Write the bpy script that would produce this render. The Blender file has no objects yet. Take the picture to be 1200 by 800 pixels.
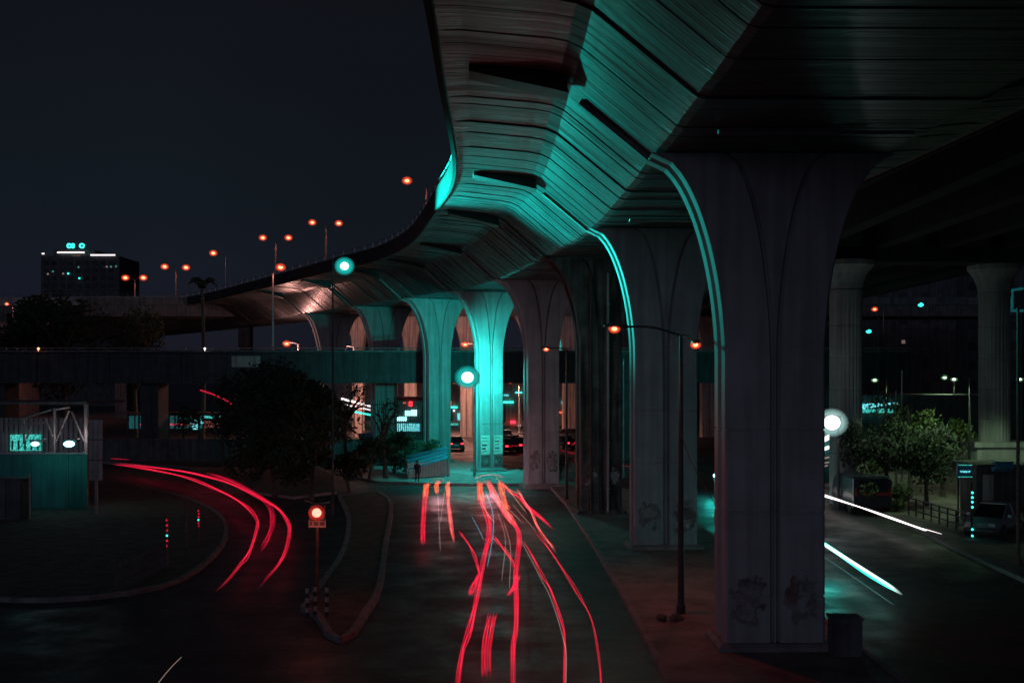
import bpy, bmesh, math, random
from mathutils import Vector, Matrix
random.seed(7)
C = bpy.context.scene.collection
R = math.radians
HAZE = 0
HZ, F, CX, CAMZ = 443.0, 1300.0, 600.0, 7.5

# ------------------------------------------------------------------ helpers
def at(px, py, d):
    return Vector(((px-CX)/F*d, d, CAMZ+(HZ-py)/F*d))
def on_ground(px, py, z=0.0):
    d = (CAMZ-z)*F/(py-HZ)
    return Vector(((px-CX)/F*d, d, z))
def catmull(pts, n=8):
    P = [Vector(p) for p in pts]
    if len(P) < 3:
        return P
    P = [P[0]*2-P[1]] + P + [P[-1]*2-P[-2]]
    out = []
    for i in range(1, len(P)-2):
        a, b, c, d = P[i-1], P[i], P[i+1], P[i+2]
        for k in range(n):
            t = k/n
            out.append(0.5*((2*b)+(c-a)*t+(2*a-5*b+4*c-d)*t*t+(3*b-a-3*c+d)*t**3))
    out.append(P[-2])
    return out

class MB:
    def __init__(s):
        s.v, s.f = [], []
    def add(s, verts, faces):
        b = len(s.v)
        s.v += [tuple(v) for v in verts]
        s.f += [tuple(b+i for i in f) for f in faces]
        return s
    def box(s, c, size, rz=0.0, taper=1.0):
        hx, hy, hz = size[0]/2, size[1]/2, size[2]/2
        cs, sn = math.cos(rz), math.sin(rz)
        vs = []
        for z, t in ((-hz, 1.0), (hz, taper)):
            for x, y in ((-hx, -hy), (hx, -hy), (hx, hy), (-hx, hy)):
                x, y = x*t, y*t
                vs.append((c[0]+x*cs-y*sn, c[1]+x*sn+y*cs, c[2]+z))
        return s.add(vs, [(3,2,1,0),(4,5,6,7),(0,1,5,4),(1,2,6,5),(2,3,7,6),(3,0,4,7)])
    def tube(s, pts, r, n=8, flat=1.0, cap=True):
        pts = [Vector(p) for p in pts]
        rs = r if isinstance(r, (list, tuple)) else [r]*len(pts)
        rings = []
        for i, p in enumerate(pts):
            t = (pts[min(i+1, len(pts)-1)]-pts[max(i-1, 0)]).normalized()
            up = Vector((0,0,1)) if abs(t.z) < .95 else Vector((0,1,0))
            a = t.cross(up).normalized(); b = a.cross(t).normalized()
            rings.append([p+a*math.cos(2*math.pi*k/n)*rs[i]+b*math.sin(2*math.pi*k/n)*rs[i]*flat for k in range(n)])
        vs = [v for g in rings for v in g]
        fs = []
        for i in range(len(rings)-1):
            for k in range(n):
                k2 = (k+1) % n
                fs.append((i*n+k2, i*n+k, (i+1)*n+k, (i+1)*n+k2))
        if cap:
            fs.append(tuple(range(n))); fs.append(tuple((len(rings)-1)*n+k for k in reversed(range(n))))
        return s.add(vs, fs)
    def bar(s, a, b, r, n=6):
        return s.tube([a, b], r, n)
    def loft(s, loops, close=False, caps=True):
        n = len(loops[0])
        vs = [v for l in loops for v in l]
        fs = []
        for i in range(len(loops)-1):
            for k in range(n):
                k2 = (k+1) % n
                fs.append((i*n+k, i*n+k2, (i+1)*n+k2, (i+1)*n+k))
        if caps:
            fs.append(tuple(reversed(range(n)))); fs.append(tuple((len(loops)-1)*n+k for k in range(n)))
        return s.add(vs, fs)
    def lathe(s, prof, c, n=24, mod=None):
        loops = []
        for r, z in prof:
            loops.append([(c[0]+r*(mod(k, z) if mod else 1)*math.cos(2*math.pi*k/n), c[1]+r*(mod(k, z) if mod else 1)*math.sin(2*math.pi*k/n), c[2]+z) for k in range(n)])
        return s.loft(loops)
    def sphere(s, c, r, n=12, m=8, sz=1.0):
        prof = [(max(1e-4, r*math.sin(math.pi*i/m)), -r*sz*math.cos(math.pi*i/m)) for i in range(m+1)]
        return s.lathe(prof, c, n)
    def sheet(s, pts):
        return s.add(pts, [tuple(range(len(pts)))])
    def slab(s, pts, z0, z1):
        n = len(pts)
        vs = [(p[0], p[1], z0) for p in pts]+[(p[0], p[1], z1) for p in pts]
        fs = [tuple(reversed(range(n))), tuple(range(n, 2*n))]
        for k in range(n):
            k2 = (k+1) % n
            fs.append((k, k2, n+k2, n+k))
        return s.add(vs, fs)
    def build(s, name, mat, parent=None, smooth=False):
        me = bpy.data.meshes.new(name)
        me.from_pydata(s.v, [], s.f)
        bm = bmesh.new(); bm.from_mesh(me)
        bmesh.ops.recalc_face_normals(bm, faces=bm.faces)
        bm.to_mesh(me); bm.free()
        if smooth:
            for p in me.polygons: p.use_smooth = True
        me.materials.append(mat)
        o = bpy.data.objects.new(name, me); C.objects.link(o)
        if parent is not None:
            o.parent = parent
            if parent.get('_loc') is None:
                o.matrix_parent_inverse = Matrix.Translation(parent.location).inverted()
        return o

def halo_shells(b, c, r, sq=.9, spread=1.3):  # nested glow shells put a halo of lamp glare into the geometry
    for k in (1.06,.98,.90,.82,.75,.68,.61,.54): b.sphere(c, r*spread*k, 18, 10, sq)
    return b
def tag(o, label=None, cat=None, group=None, kind=None):
    if label: o['label'] = label
    if cat: o['category'] = cat
    if group: o['group'] = group
    if kind: o['kind'] = kind
    return o
def empty(name, loc, label, cat, group=None):
    o = bpy.data.objects.new(name, None); C.objects.link(o); o.location = loc
    o.empty_display_size = .2
    return tag(o, label, cat, group)
def kids(o):
    return [c for c in bpy.data.objects if c.parent is o]
def copy_tree(o, loc=None, rz=None, label=None, parent=None):
    c = o.copy(); C.objects.link(c)
    if parent is not None:
        c.parent = parent
    if loc is not None: c.location = loc
    if rz is not None: c.rotation_euler = (0, 0, rz)
    if label: c['label'] = label
    for ch in kids(o):
        copy_tree(ch, parent=c)
    return c

# ------------------------------------------------------------------ materials
def mat(name, col, rough=.8, metal=0.0, var=.25, scale=3.0, bump=0.0, streak=0.0, spec=.35, col2=None):
    m = bpy.data.materials.new(name); m.use_nodes = True
    nt = m.node_tree; N = nt.nodes; L = nt.links
    b = N['Principled BSDF']
    b.inputs['Roughness'].default_value = rough; b.inputs['Metallic'].default_value = metal
    b.inputs['Specular IOR Level'].default_value = spec
    tc = N.new('ShaderNodeTexCoord')
    nz = N.new('ShaderNodeTexNoise'); nz.inputs['Scale'].default_value = scale; nz.inputs['Detail'].default_value = 7; nz.inputs['Roughness'].default_value = .65
    L.new(tc.outputs['Object'], nz.inputs['Vector'])
    rp = N.new('ShaderNodeValToRGB')
    lo = [c*(1-var) for c in col]; hi = list(col2) if col2 else [min(1, c*(1+var)) for c in col]
    rp.color_ramp.elements[0].color = (*lo, 1); rp.color_ramp.elements[1].color = (*hi, 1)
    rp.color_ramp.elements[0].position = .32; rp.color_ramp.elements[1].position = .68
    L.new(nz.outputs['Fac'], rp.inputs['Fac'])
    src = rp.outputs['Color']
    if streak > 0:
        mp = N.new('ShaderNodeMapping'); mp.inputs['Scale'].default_value = (2.2, 2.2, .12)
        L.new(tc.outputs['Object'], mp.inputs['Vector'])
        n2 = N.new('ShaderNodeTexNoise'); n2.inputs['Scale'].default_value = 1.6; n2.inputs['Detail'].default_value = 6
        L.new(mp.outputs['Vector'], n2.inputs['Vector'])
        r2 = N.new('ShaderNodeValToRGB')
        r2.color_ramp.elements[0].position = .38; r2.color_ramp.elements[1].position = .6
        r2.color_ramp.elements[0].color = (1-streak,)*3+(1,); r2.color_ramp.elements[1].color = (1,1,1,1)
        L.new(n2.outputs['Fac'], r2.inputs['Fac'])
        mx = N.new('ShaderNodeMixRGB'); mx.blend_type = 'MULTIPLY'; mx.inputs['Fac'].default_value = 1
        L.new(src, mx.inputs['Color1']); L.new(r2.outputs['Color'], mx.inputs['Color2'])
        src = mx.outputs['Color']
    L.new(src, b.inputs['Base Color'])
    if bump > 0:
        n3 = N.new('ShaderNodeTexNoise'); n3.inputs['Scale'].default_value = scale*6; n3.inputs['Detail'].default_value = 5
        L.new(tc.outputs['Object'], n3.inputs['Vector'])
        bp = N.new('ShaderNodeBump'); bp.inputs['Strength'].default_value = bump; bp.inputs['Distance'].default_value = .03
        L.new(n3.outputs['Fac'], bp.inputs['Height']); L.new(bp.outputs['Normal'], b.inputs['Normal'])
    return m
def glow(name, col, strength, streaky=0.0, col2=None):
    m = bpy.data.materials.new(name); m.use_nodes = True
    nt = m.node_tree; N = nt.nodes; L = nt.links
    b = N['Principled BSDF']; b.inputs['Base Color'].default_value = (.05,.05,.05,1)
    b.inputs['Roughness'].default_value = .5
    b.inputs['Emission Color'].default_value = (*col, 1); b.inputs['Emission Strength'].default_value = strength
    if streaky > 0:
        tc = N.new('ShaderNodeTexCoord')
        mp = N.new('ShaderNodeMapping'); mp.inputs['Scale'].default_value = (9, .12, 6)
        L.new(tc.outputs['Object'], mp.inputs['Vector'])
        nz = N.new('ShaderNodeTexNoise'); nz.inputs['Scale'].default_value = 1.5; nz.inputs['Detail'].default_value = 3
        L.new(mp.outputs['Vector'], nz.inputs['Vector'])
        rp = N.new('ShaderNodeValToRGB')
        rp.color_ramp.elements[0].position = .4; rp.color_ramp.elements[1].position = .62
        rp.color_ramp.elements[0].color = (*[c*(1-streaky) for c in col], 1)
        rp.color_ramp.elements[1].color = (*(col2 or col), 1)
        L.new(nz.outputs['Fac'], rp.inputs['Fac']); L.new(rp.outputs['Color'], b.inputs['Emission Color'])
    return m

CONC   = mat('pier_concrete', (.34,.34,.35), .78, var=.16, scale=.7, bump=.35, streak=.24)
CONC_O = mat('stained_concrete', (.14,.12,.11), .9, var=.5, scale=1.1, bump=.6, streak=.75)
DECKM  = mat('deck_concrete', (.058,.060,.064), .36, var=.45, scale=.9, bump=.25, streak=0, spec=.3)
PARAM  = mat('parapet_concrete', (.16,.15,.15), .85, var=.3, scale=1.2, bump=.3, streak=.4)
PARAD  = mat('sooty_parapet', (.028,.027,.03), .9, var=.4, scale=1.2, bump=.3, streak=.3)  # near black base puts shade on parapets and right-hand viaduct into the colour
BRIDGM = mat('girder_paint', (.055,.055,.062), .7, var=.3, scale=1.0, bump=.2, streak=.4)
ASPH   = mat('asphalt', (.036,.036,.039), .6, var=.5, scale=.28, bump=.6, spec=.4)
PAVE   = mat('worn_paving', (.2,.17,.16), .85, var=.45, scale=.7, bump=.6)
LIGHTP = mat('pale_paving', (.34,.34,.34), .7, var=.35, scale=.8, bump=.5, spec=.45)
KERB   = mat('kerb_concrete', (.21,.20,.20), .8, var=.35, scale=1.4, bump=.4)
SOIL   = mat('dry_soil', (.10,.085,.07), .95, var=.4, scale=1.5, bump=.8)
STEEL  = mat('galvanised_steel', (.32,.32,.33), .5, .6, var=.2, scale=3)
def rough_patches(m, lo, hi, sc_):
    nt = m.node_tree; N = nt.nodes; L = nt.links; b = N['Principled BSDF']
    tc = N.new('ShaderNodeTexCoord'); nz = N.new('ShaderNodeTexNoise'); nz.inputs['Scale'].default_value = sc_; nz.inputs['Detail'].default_value = 8; nz.inputs['Roughness'].default_value = .7
    L.new(tc.outputs['Object'], nz.inputs['Vector'])
    mr = N.new('ShaderNodeMapRange'); mr.inputs['From Min'].default_value = .3; mr.inputs['From Max'].default_value = .7; mr.inputs['To Min'].default_value = lo; mr.inputs['To Max'].default_value = hi
    L.new(nz.outputs['Fac'], mr.inputs['Value']); L.new(mr.outputs[0], b.inputs['Roughness'])
rough_patches(ASPH, .34, .8, .5)
DSTEEL = mat('dark_steel', (.06,.06,.065), .55, .5, var=.3, scale=3)
RUST   = mat('rusty_steel', (.17,.10,.08), .7, .3, var=.35, scale=4)
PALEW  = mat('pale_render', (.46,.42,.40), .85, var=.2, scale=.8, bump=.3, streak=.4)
CORR   = mat('corrugated_sheet', (.48,.45,.44), .5, .3, var=.15, scale=1.2, streak=.35)
DARKW  = mat('dark_render', (.12,.12,.125), .85, var=.3, scale=.8, bump=.3, streak=.4)
TEALW = mat('green_hoarding', (.03,.22,.205), .6, var=.2, scale=1, streak=.3)  # teal lamp light on the hoarding is put into its base colour
LEAFA  = mat('dark_leaf', (.03,.045,.025), .7, var=.5, scale=8, col2=(.05,.075,.035))
LEAFB  = mat('bright_leaf', (.07,.11,.035), .65, var=.5, scale=8, col2=(.13,.17,.06))
BARK   = mat('bark', (.10,.08,.065), .9, var=.4, scale=6, bump=.8)
RUBBER = mat('tyre_rubber', (.03,.03,.03), .8, var=.2)
GLASSD = mat('dark_glass', (.02,.022,.025), .12, var=.1, spec=.7)
def plank_lines(m):
    nt = m.node_tree; N = nt.nodes; L = nt.links; b = N['Principled BSDF']
    tc = N.new('ShaderNodeTexCoord'); mp = N.new('ShaderNodeMapping'); mp.inputs['Scale'].default_value = (.10,5.0,.16)
    L.new(tc.outputs['Object'], mp.inputs['Vector'])
    nz = N.new('ShaderNodeTexNoise'); nz.inputs['Scale'].default_value = 1.0; nz.inputs['Detail'].default_value = 4; nz.inputs['Roughness'].default_value = .7
    L.new(mp.outputs['Vector'], nz.inputs['Vector'])
    rp = N.new('ShaderNodeValToRGB'); e = rp.color_ramp.elements
    e[0].position = .36; e[0].color = (.35,.35,.35,1); e[1].position = .66; e[1].color = (1.75,1.75,1.75,1)
    L.new(nz.outputs['Fac'], rp.inputs['Fac'])
    mx = N.new('ShaderNodeMixRGB'); mx.blend_type = 'MULTIPLY'; mx.inputs['Fac'].default_value = 1
    L.new(b.inputs['Base Color'].links[0].from_socket, mx.inputs['Color1']); L.new(rp.outputs['Color'], mx.inputs['Color2']); L.new(mx.outputs['Color'], b.inputs['Base Color'])
    r2 = N.new('ShaderNodeValToRGB'); r2.color_ramp.elements[0].color = (.5,.5,.5,1); r2.color_ramp.elements[1].color = (.22,.22,.22,1)
    r2.color_ramp.elements[0].position = .35; r2.color_ramp.elements[1].position = .65
    L.new(nz.outputs['Fac'], r2.inputs['Fac']); L.new(r2.outputs['Color'], b.inputs['Roughness'])
    bp = N.new('ShaderNodeBump'); bp.inputs['Strength'].default_value = .6; bp.inputs['Distance'].default_value = .06
    L.new(nz.outputs['Fac'], bp.inputs['Height'])
    if b.inputs['Normal'].links: L.new(b.inputs['Normal'].links[0].from_socket, bp.inputs['Normal'])
    L.new(bp.outputs['Normal'], b.inputs['Normal'])
plank_lines(DECKM)
DULLG  = mat('dusty_glass', (.07,.07,.075), .8, var=.4, scale=.3, spec=.1)  # matte glass toned close to the dark walls
CARDK  = mat('dark_car_paint', (.04,.045,.06), .3, .2, var=.05, spec=.6)
CARGR  = mat('silver_car_paint', (.34,.35,.37), .32, .4, var=.05, spec=.6)
CARYE  = mat('yellow_cab_paint', (.62,.42,.04), .35, var=.05, spec=.6)
CARRD  = mat('red_car_paint', (.3,.03,.03), .32, var=.05, spec=.6)
WHITEP = mat('white_paint', (.75,.75,.75), .6, var=.12, scale=2)
BLUEP  = mat('blue_sheet', (.06,.25,.38), .6, var=.2, scale=2)
REDP   = mat('red_paint', (.45,.05,.05), .55, var=.2, scale=3)
PAPER  = mat('pasted_paper', (.68,.66,.62), .9, var=.25, scale=5)
INK    = mat('faded_ink', (.08,.08,.09), .9, var=.3, scale=6)
SKIN   = mat('skin', (.22,.12,.08), .6, var=.1)
CLOTHD = mat('dark_cloth', (.035,.035,.045), .9, var=.3, scale=10)
CLOTHB = mat('grey_cloth', (.08,.08,.10), .9, var=.3, scale=10)
HAIR   = mat('black_hair', (.015,.013,.012), .6, var=.2)

def mural_mat():
    m = bpy.data.materials.new('painted_mural'); m.use_nodes = True
    nt = m.node_tree; N = nt.nodes; L = nt.links; b = N['Principled BSDF']; b.inputs['Roughness'].default_value = .85
    tc = N.new('ShaderNodeTexCoord')
    v = N.new('ShaderNodeTexVoronoi'); v.inputs['Scale'].default_value = 1.7
    L.new(tc.outputs['Object'], v.inputs['Vector'])
    rp = N.new('ShaderNodeValToRGB'); rp.color_ramp.interpolation = 'CONSTANT'
    e = rp.color_ramp.elements; e[0].position = 0; e[0].color = (.22,.21,.21,1); e[1].position = .35; e[1].color = (.31,.30,.30,1)
    for p, c in ((.6,(.24,.17,.15,1)), (.75,(.44,.40,.38,1)), (.9,(.24,.23,.24,1))):
        x = e.new(p); x.color = c
    L.new(v.outputs['Color'], rp.inputs['Fac'])
    nz = N.new('ShaderNodeTexNoise'); nz.inputs['Scale'].default_value = 5; nz.inputs['Detail'].default_value = 6
    L.new(tc.outputs['Object'], nz.inputs['Vector'])
    r2 = N.new('ShaderNodeValToRGB'); r2.color_ramp.elements[0].position = .35; r2.color_ramp.elements[0].color = (.62,.6,.6,1); r2.color_ramp.elements[1].position = .6
    L.new(nz.outputs['Fac'], r2.inputs['Fac'])
    mx = N.new('ShaderNodeMixRGB'); mx.blend_type = 'MULTIPLY'; mx.inputs['Fac'].default_value = 1
    L.new(rp.outputs['Color'], mx.inputs['Color1']); L.new(r2.outputs['Color'], mx.inputs['Color2']); L.new(mx.outputs['Color'], b.inputs['Base Color'])
    n4 = N.new('ShaderNodeTexNoise'); n4.inputs['Scale'].default_value = 1.3; n4.inputs['Detail'].default_value = 8; n4.inputs['Roughness'].default_value = .7
    L.new(tc.outputs['Object'], n4.inputs['Vector'])
    r4 = N.new('ShaderNodeValToRGB'); r4.color_ramp.elements[0].position = .40; r4.color_ramp.elements[1].position = .52
    sx = N.new('ShaderNodeSeparateXYZ'); L.new(tc.outputs['Generated'], sx.inputs[0])
    def edge(sock):
        a = N.new('ShaderNodeMath'); a.operation = 'MULTIPLY_ADD'; a.inputs[1].default_value = 2; a.inputs[2].default_value = -1; L.new(sock, a.inputs[0])
        c = N.new('ShaderNodeMath'); c.operation = 'ABSOLUTE'; L.new(a.outputs[0], c.inputs[0])
        d = N.new('ShaderNodeMath'); d.operation = 'POWER'; d.inputs[1].default_value = 3; L.new(c.outputs[0], d.inputs[0]); return d.outputs[0]
    s1 = N.new('ShaderNodeMath'); s1.operation = 'MULTIPLY_ADD'; s1.inputs[1].default_value = -.45; L.new(edge(sx.outputs['Z']), s1.inputs[0]); L.new(n4.outputs['Fac'], s1.inputs[2])
    s2 = N.new('ShaderNodeMath'); s2.operation = 'MULTIPLY_ADD'; s2.inputs[1].default_value = -.2; L.new(edge(sx.outputs['X']), s2.inputs[0]); L.new(s1.outputs[0], s2.inputs[2])
    L.new(s2.outputs[0], r4.inputs['Fac']); L.new(r4.outputs['Color'], b.inputs['Alpha'])
    return m
MURAL = mural_mat()

ORANGE = (1.0,.23,.10); TEAL = (.03,1.0,.86); GREENL = (.62,1.0,.55); REDT = (1.0,.012,.055)
E_OR   = glow('orange_lamp_glow', (1.0,.31,.15), 3.2)
E_TEAL = glow('teal_lamp_glow', (.40,1.0,.93), 3.2)
E_TEALS= glow('teal_spot_glow', (.04,.9,.72), 2.2)
E_GRN  = glow('green_white_lamp_glow', (.8,1.0,.72), 3)
E_WH   = glow('white_lamp_glow', (1.0,.93,.95), 2.4)
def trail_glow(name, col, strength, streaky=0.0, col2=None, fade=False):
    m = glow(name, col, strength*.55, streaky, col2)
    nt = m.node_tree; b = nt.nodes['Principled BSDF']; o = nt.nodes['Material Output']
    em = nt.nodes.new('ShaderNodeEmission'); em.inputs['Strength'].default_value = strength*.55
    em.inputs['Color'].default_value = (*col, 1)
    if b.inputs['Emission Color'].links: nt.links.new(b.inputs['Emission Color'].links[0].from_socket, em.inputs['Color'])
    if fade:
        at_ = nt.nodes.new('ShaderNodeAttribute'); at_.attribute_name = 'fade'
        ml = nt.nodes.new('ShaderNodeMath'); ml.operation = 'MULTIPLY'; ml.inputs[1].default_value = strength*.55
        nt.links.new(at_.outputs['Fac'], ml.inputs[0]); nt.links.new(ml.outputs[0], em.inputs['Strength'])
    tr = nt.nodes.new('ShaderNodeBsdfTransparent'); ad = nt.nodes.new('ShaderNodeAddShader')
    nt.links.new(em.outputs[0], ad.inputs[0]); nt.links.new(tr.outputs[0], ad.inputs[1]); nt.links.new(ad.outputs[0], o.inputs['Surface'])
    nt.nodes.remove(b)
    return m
G_OR   = trail_glow('orange_lens_glow', (1.0,.085,.03), .17)  # additive halo colours for the shells round the bulbs
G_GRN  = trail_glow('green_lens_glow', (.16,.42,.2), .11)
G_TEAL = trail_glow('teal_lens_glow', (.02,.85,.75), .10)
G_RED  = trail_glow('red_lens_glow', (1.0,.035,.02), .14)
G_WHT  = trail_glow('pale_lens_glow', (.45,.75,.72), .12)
E_CRED = trail_glow('hot_red_core_glow', (.5,.02,.05), .8, .7, fade=True)
E_CORG = trail_glow('hot_orange_core_glow', (.6,.28,.16), 1.0, .6, fade=True)
E_CWHT = trail_glow('hot_white_core_glow', (.9,.95,.95), 1.2, fade=True)
E_RED  = glow('red_signal_glow', (1.0,.30,.22), 2.4)
E_TRED = trail_glow('red_trail_glow', REDT, .74, .35, (1.0,.012,.05), fade=True)
E_TRED2= trail_glow('deep_red_trail_glow', (.75,.006,.04), .6, .5, fade=True)
E_TORG = trail_glow('orange_trail_glow', (1.0,.07,.015), .95, .3, (1.0,.16,.06), fade=True)
E_TPNK = trail_glow('pale_red_trail_glow', (1.0,.05,.065), .9, .35, (1.0,.15,.15), fade=True)
E_TREDS= trail_glow('steady_red_trail_glow', (.75,.008,.045), .8)
E_TWHT = trail_glow('white_trail_glow', (1.0,.86,.88), 1.5)
E_TTEA = trail_glow('teal_white_trail_glow', (.02,.85,.68), 1.2, fade=True)
E_TDIM = trail_glow('dim_teal_trail_glow', (.10,.34,.32), .6)
E_TCYA = trail_glow('cyan_trail_glow', (.03,.33,.45), .8)
E_TGRY = trail_glow('faint_pale_trail_glow', (.45,.30,.26), .5)
E_SHOP = glow('shop_light_glow', (.45,1.0,.95), 2.4)
E_WIN  = glow('teal_window_glow', (.03,.62,.52), .8, .6, (.1,.9,.78))
E_WIND = glow('dim_teal_window_glow', (.01,.12,.13), .7, .5)
E_WINB = glow('cyan_window_glow', (.05,.6,.75), 1.2, .5, (.25,.95,1.0))
E_WINO = glow('orange_window_glow', (.35,.10,.08), .5, .5)
E_TAIL = glow('tail_light_glow', (1.0,.02,.04), 4)
E_TAILO= glow('amber_sign_glow', (1.0,.12,.05), 1.2)
E_HEAD = glow('head_light_glow', (.7,1.0,.95), 3)

# ------------------------------------------------------------------ lights
def spot(name, loc, target, power, col, cone=150, blend=.6, r=.15, parent=None):
    l = bpy.data.lights.new(name, 'SPOT'); l.energy = power; l.color = col
    l.spot_size = R(cone); l.spot_blend = blend; l.shadow_soft_size = r
    o = bpy.data.objects.new(name, l); C.objects.link(o); o.location = loc
    o.rotation_euler = (Vector(target)-Vector(loc)).to_track_quat('-Z', 'Y').to_euler()
    if parent is not None:
        o.parent = parent; o.matrix_parent_inverse = Matrix.Translation(parent.location).inverted()
    return o
def point(name, loc, power, col, r=.2, parent=None):
    l = bpy.data.lights.new(name, 'POINT'); l.energy = power; l.color = col; l.shadow_soft_size = r
    o = bpy.data.objects.new(name, l); C.objects.link(o); o.location = loc
    if parent is not None:
        o.parent = parent; o.matrix_parent_inverse = Matrix.Translation(parent.location).inverted()
    return o

# ------------------------------------------------------------------ world, sun, camera
sc = bpy.context.scene
w = bpy.data.worlds.new('World'); sc.world = w; w.use_nodes = True
nt = w.node_tree; N = nt.nodes; L = nt.links
bg = N['Background']; out = N['World Output']
sky = N.new('ShaderNodeTexSky'); sky.sky_type = 'NISHITA'; sky.sun_disc = False
sky.sun_elevation = R(10); sky.sun_rotation = R(205)
L.new(sky.outputs['Color'], bg.inputs['Color']); bg.inputs['Strength'].default_value = .0004
bg2 = N.new('ShaderNodeBackground')
tc = N.new('ShaderNodeTexCoord'); sp = N.new('ShaderNodeSeparateXYZ'); L.new(tc.outputs['Generated'], sp.inputs[0])
rp = N.new('ShaderNodeValToRGB'); e = rp.color_ramp.elements
e[0].position = 0; e[0].color = (.0084,.0088,.0180,1)
e[1].position = .62; e[1].color = (.0125,.0125,.0240,1)
for p, c in ((.06,(.0075,.0092,.0185,1)), (.16,(.0056,.0086,.0135,1)), (.32,(.0056,.0064,.0098,1))):
    x = e.new(p); x.color = c
L.new(sp.outputs['Z'], rp.inputs['Fac'])
nz = N.new('ShaderNodeTexNoise'); nz.inputs['Scale'].default_value = 3.0; nz.inputs['Detail'].default_value = 4
L.new(tc.outputs['Generated'], nz.inputs['Vector'])
mx = N.new('ShaderNodeMixRGB'); mx.blend_type = 'MULTIPLY'; mx.inputs['Fac'].default_value = .55
L.new(rp.outputs['Color'], mx.inputs['Color1']); L.new(nz.outputs['Fac'], mx.inputs['Color2'])
L.new(mx.outputs['Color'], bg2.inputs['Color']); bg2.inputs['Strength'].default_value = 1.08
ad = N.new('ShaderNodeAddShader'); L.new(bg.outputs[0], ad.inputs[0]); L.new(bg2.outputs[0], ad.inputs[1]); L.new(ad.outputs[0], out.inputs['Surface'])

sl = bpy.data.lights.new('moon_glow', 'SUN'); sl.energy = .14; sl.angle = R(30); sl.color = (.60,.67,1.0)
so = bpy.data.objects.new('moon_glow', sl); C.objects.link(so)
so.rotation_euler = Vector((.42,.88,-.17)).to_track_quat('-Z', 'Y').to_euler()

cam = bpy.data.cameras.new('camera'); co = bpy.data.objects.new('camera', cam); C.objects.link(co)
co.location = (0,0,CAMZ); co.rotation_euler = (R(90),0,0)
cam.sensor_width = 36; cam.lens = F/1200*36; cam.shift_y = (HZ-400)/1200; cam.clip_end = 3000; cam.clip_start = .1
sc.camera = co
sc.view_settings.view_transform = 'Standard'; sc.view_settings.look = 'None'; sc.view_settings.exposure = 0; sc.view_settings.gamma = 1
sc.render.engine = 'CYCLES'
sc.cycles.use_denoising = True; sc.cycles.max_bounces = 4; sc.cycles.sample_clamp_indirect = 2.0
sc.cycles.caustics_reflective = False; sc.cycles.caustics_refractive = False
sc.cycles.use_light_tree = True

hz = bpy.data.materials.new('night_haze'); hz.use_nodes = True
hn = hz.node_tree; hn.nodes.remove(hn.nodes['Principled BSDF'])
pv = hn.nodes.new('ShaderNodeVolumePrincipled'); pv.inputs['Density'].default_value = HAZE; pv.inputs['Color'].default_value = (.9,.9,1,1); pv.inputs['Anisotropy'].default_value = .3
hn.links.new(pv.outputs[0], hn.nodes['Material Output'].inputs['Volume'])
if HAZE > 0:
    b = MB(); b.box((0,770,39),(2500,1720,80)); tag(b.build('haze', hz), kind='stuff')

# ------------------------------------------------------------------ setting
g = MB(); g.sheet([(-1200,-60,0),(1200,-60,0),(1200,1600,0),(-1200,1600,0)])
tag(g.build('road', ASPH), kind='structure')

def raised(name, outline, z, m, kerb_name=None, kw=.18):
    b = MB(); b.slab(outline, -.05, z); o = b.build(name, m); tag(o, kind='structure')
    if kerb_name:
        k = MB(); cen = sum((Vector(p) for p in outline), Vector((0,0)))/len(outline)
        n = len(outline)
        ins = []
        A = sum(outline[i][0]*outline[(i+1)%n][1]-outline[(i+1)%n][0]*outline[i][1] for i in range(n))
        sg = 1 if A > 0 else -1
        for i in range(n):
            p, q, r_ = Vector(outline[i-1]), Vector(outline[i]), Vector(outline[(i+1)%n])
            t = ((q-p).normalized()+(r_-q).normalized())
            t = t.normalized() if t.length > 1e-4 else (q-p).normalized()
            ins.append(q+Vector((t.y,-t.x))*sg*kw)
        for i in range(n):
            j = (i+1) % n
            a, b_, c, d = Vector(outline[i]), Vector(outline[j]), ins[j], ins[i]
            L_ = (b_-a).length; m_ = max(1, int(L_/1.0))
            for q in range(m_):
                t0, t1 = q/m_+.012/max(L_,.1), (q+1)/m_-.012/max(L_,.1)
                dz = random.uniform(-.008,.012)
                k.slab([a.lerp(b_, t0), a.lerp(b_, t1), d.lerp(c, t1), d.lerp(c, t0)], -.04, z+.03+dz)
        tag(k.build(kerb_name, KERB), kind='structure')
    return o
# median under the flyover
raised('median_pavement', [(3.95,12),(9.45,12),(9.45,40),(9.2,60),(8.3,72),(3.6,81),(2.6,78),(3.3,66),(3.75,50),(3.9,38)], .14, PAVE, 'median_kerb')
# paving at the lit pier, paled and widened to carry the lamp's light pool
raised('far_pavement', [(-14,87),(-9.5,79.5),(-5,77.6),(-.2,77.4),(2.4,78.6),(2.2,84),(-.6,93),(-8,104),(-15,100)], .12, LIGHTP, 'far_kerb')
# traffic island between the main road and the curving road
isl = [on_ground(360,716),on_ground(376,724),on_ground(399,752),on_ground(425,720),on_ground(441,690),on_ground(449,640),on_ground(456,592),on_ground(440,577)]
isl2 = [on_ground(400,583),on_ground(411,608),on_ground(406,648),on_ground(380,688)]
ring = [(p.x,p.y) for p in catmull(isl,3)]+[(p.x,p.y) for p in catmull(isl2,3)]
raised('traffic_island', ring, .15, SOIL, 'island_kerb', .22)
# pavement on the right of the right-hand road
raised('right_pavement', [(18.2,30),(60,30),(60,120),(23,120),(21.5,75),(20.6,62),(19.4,48)], .13, PAVE, 'right_kerb')
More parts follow.
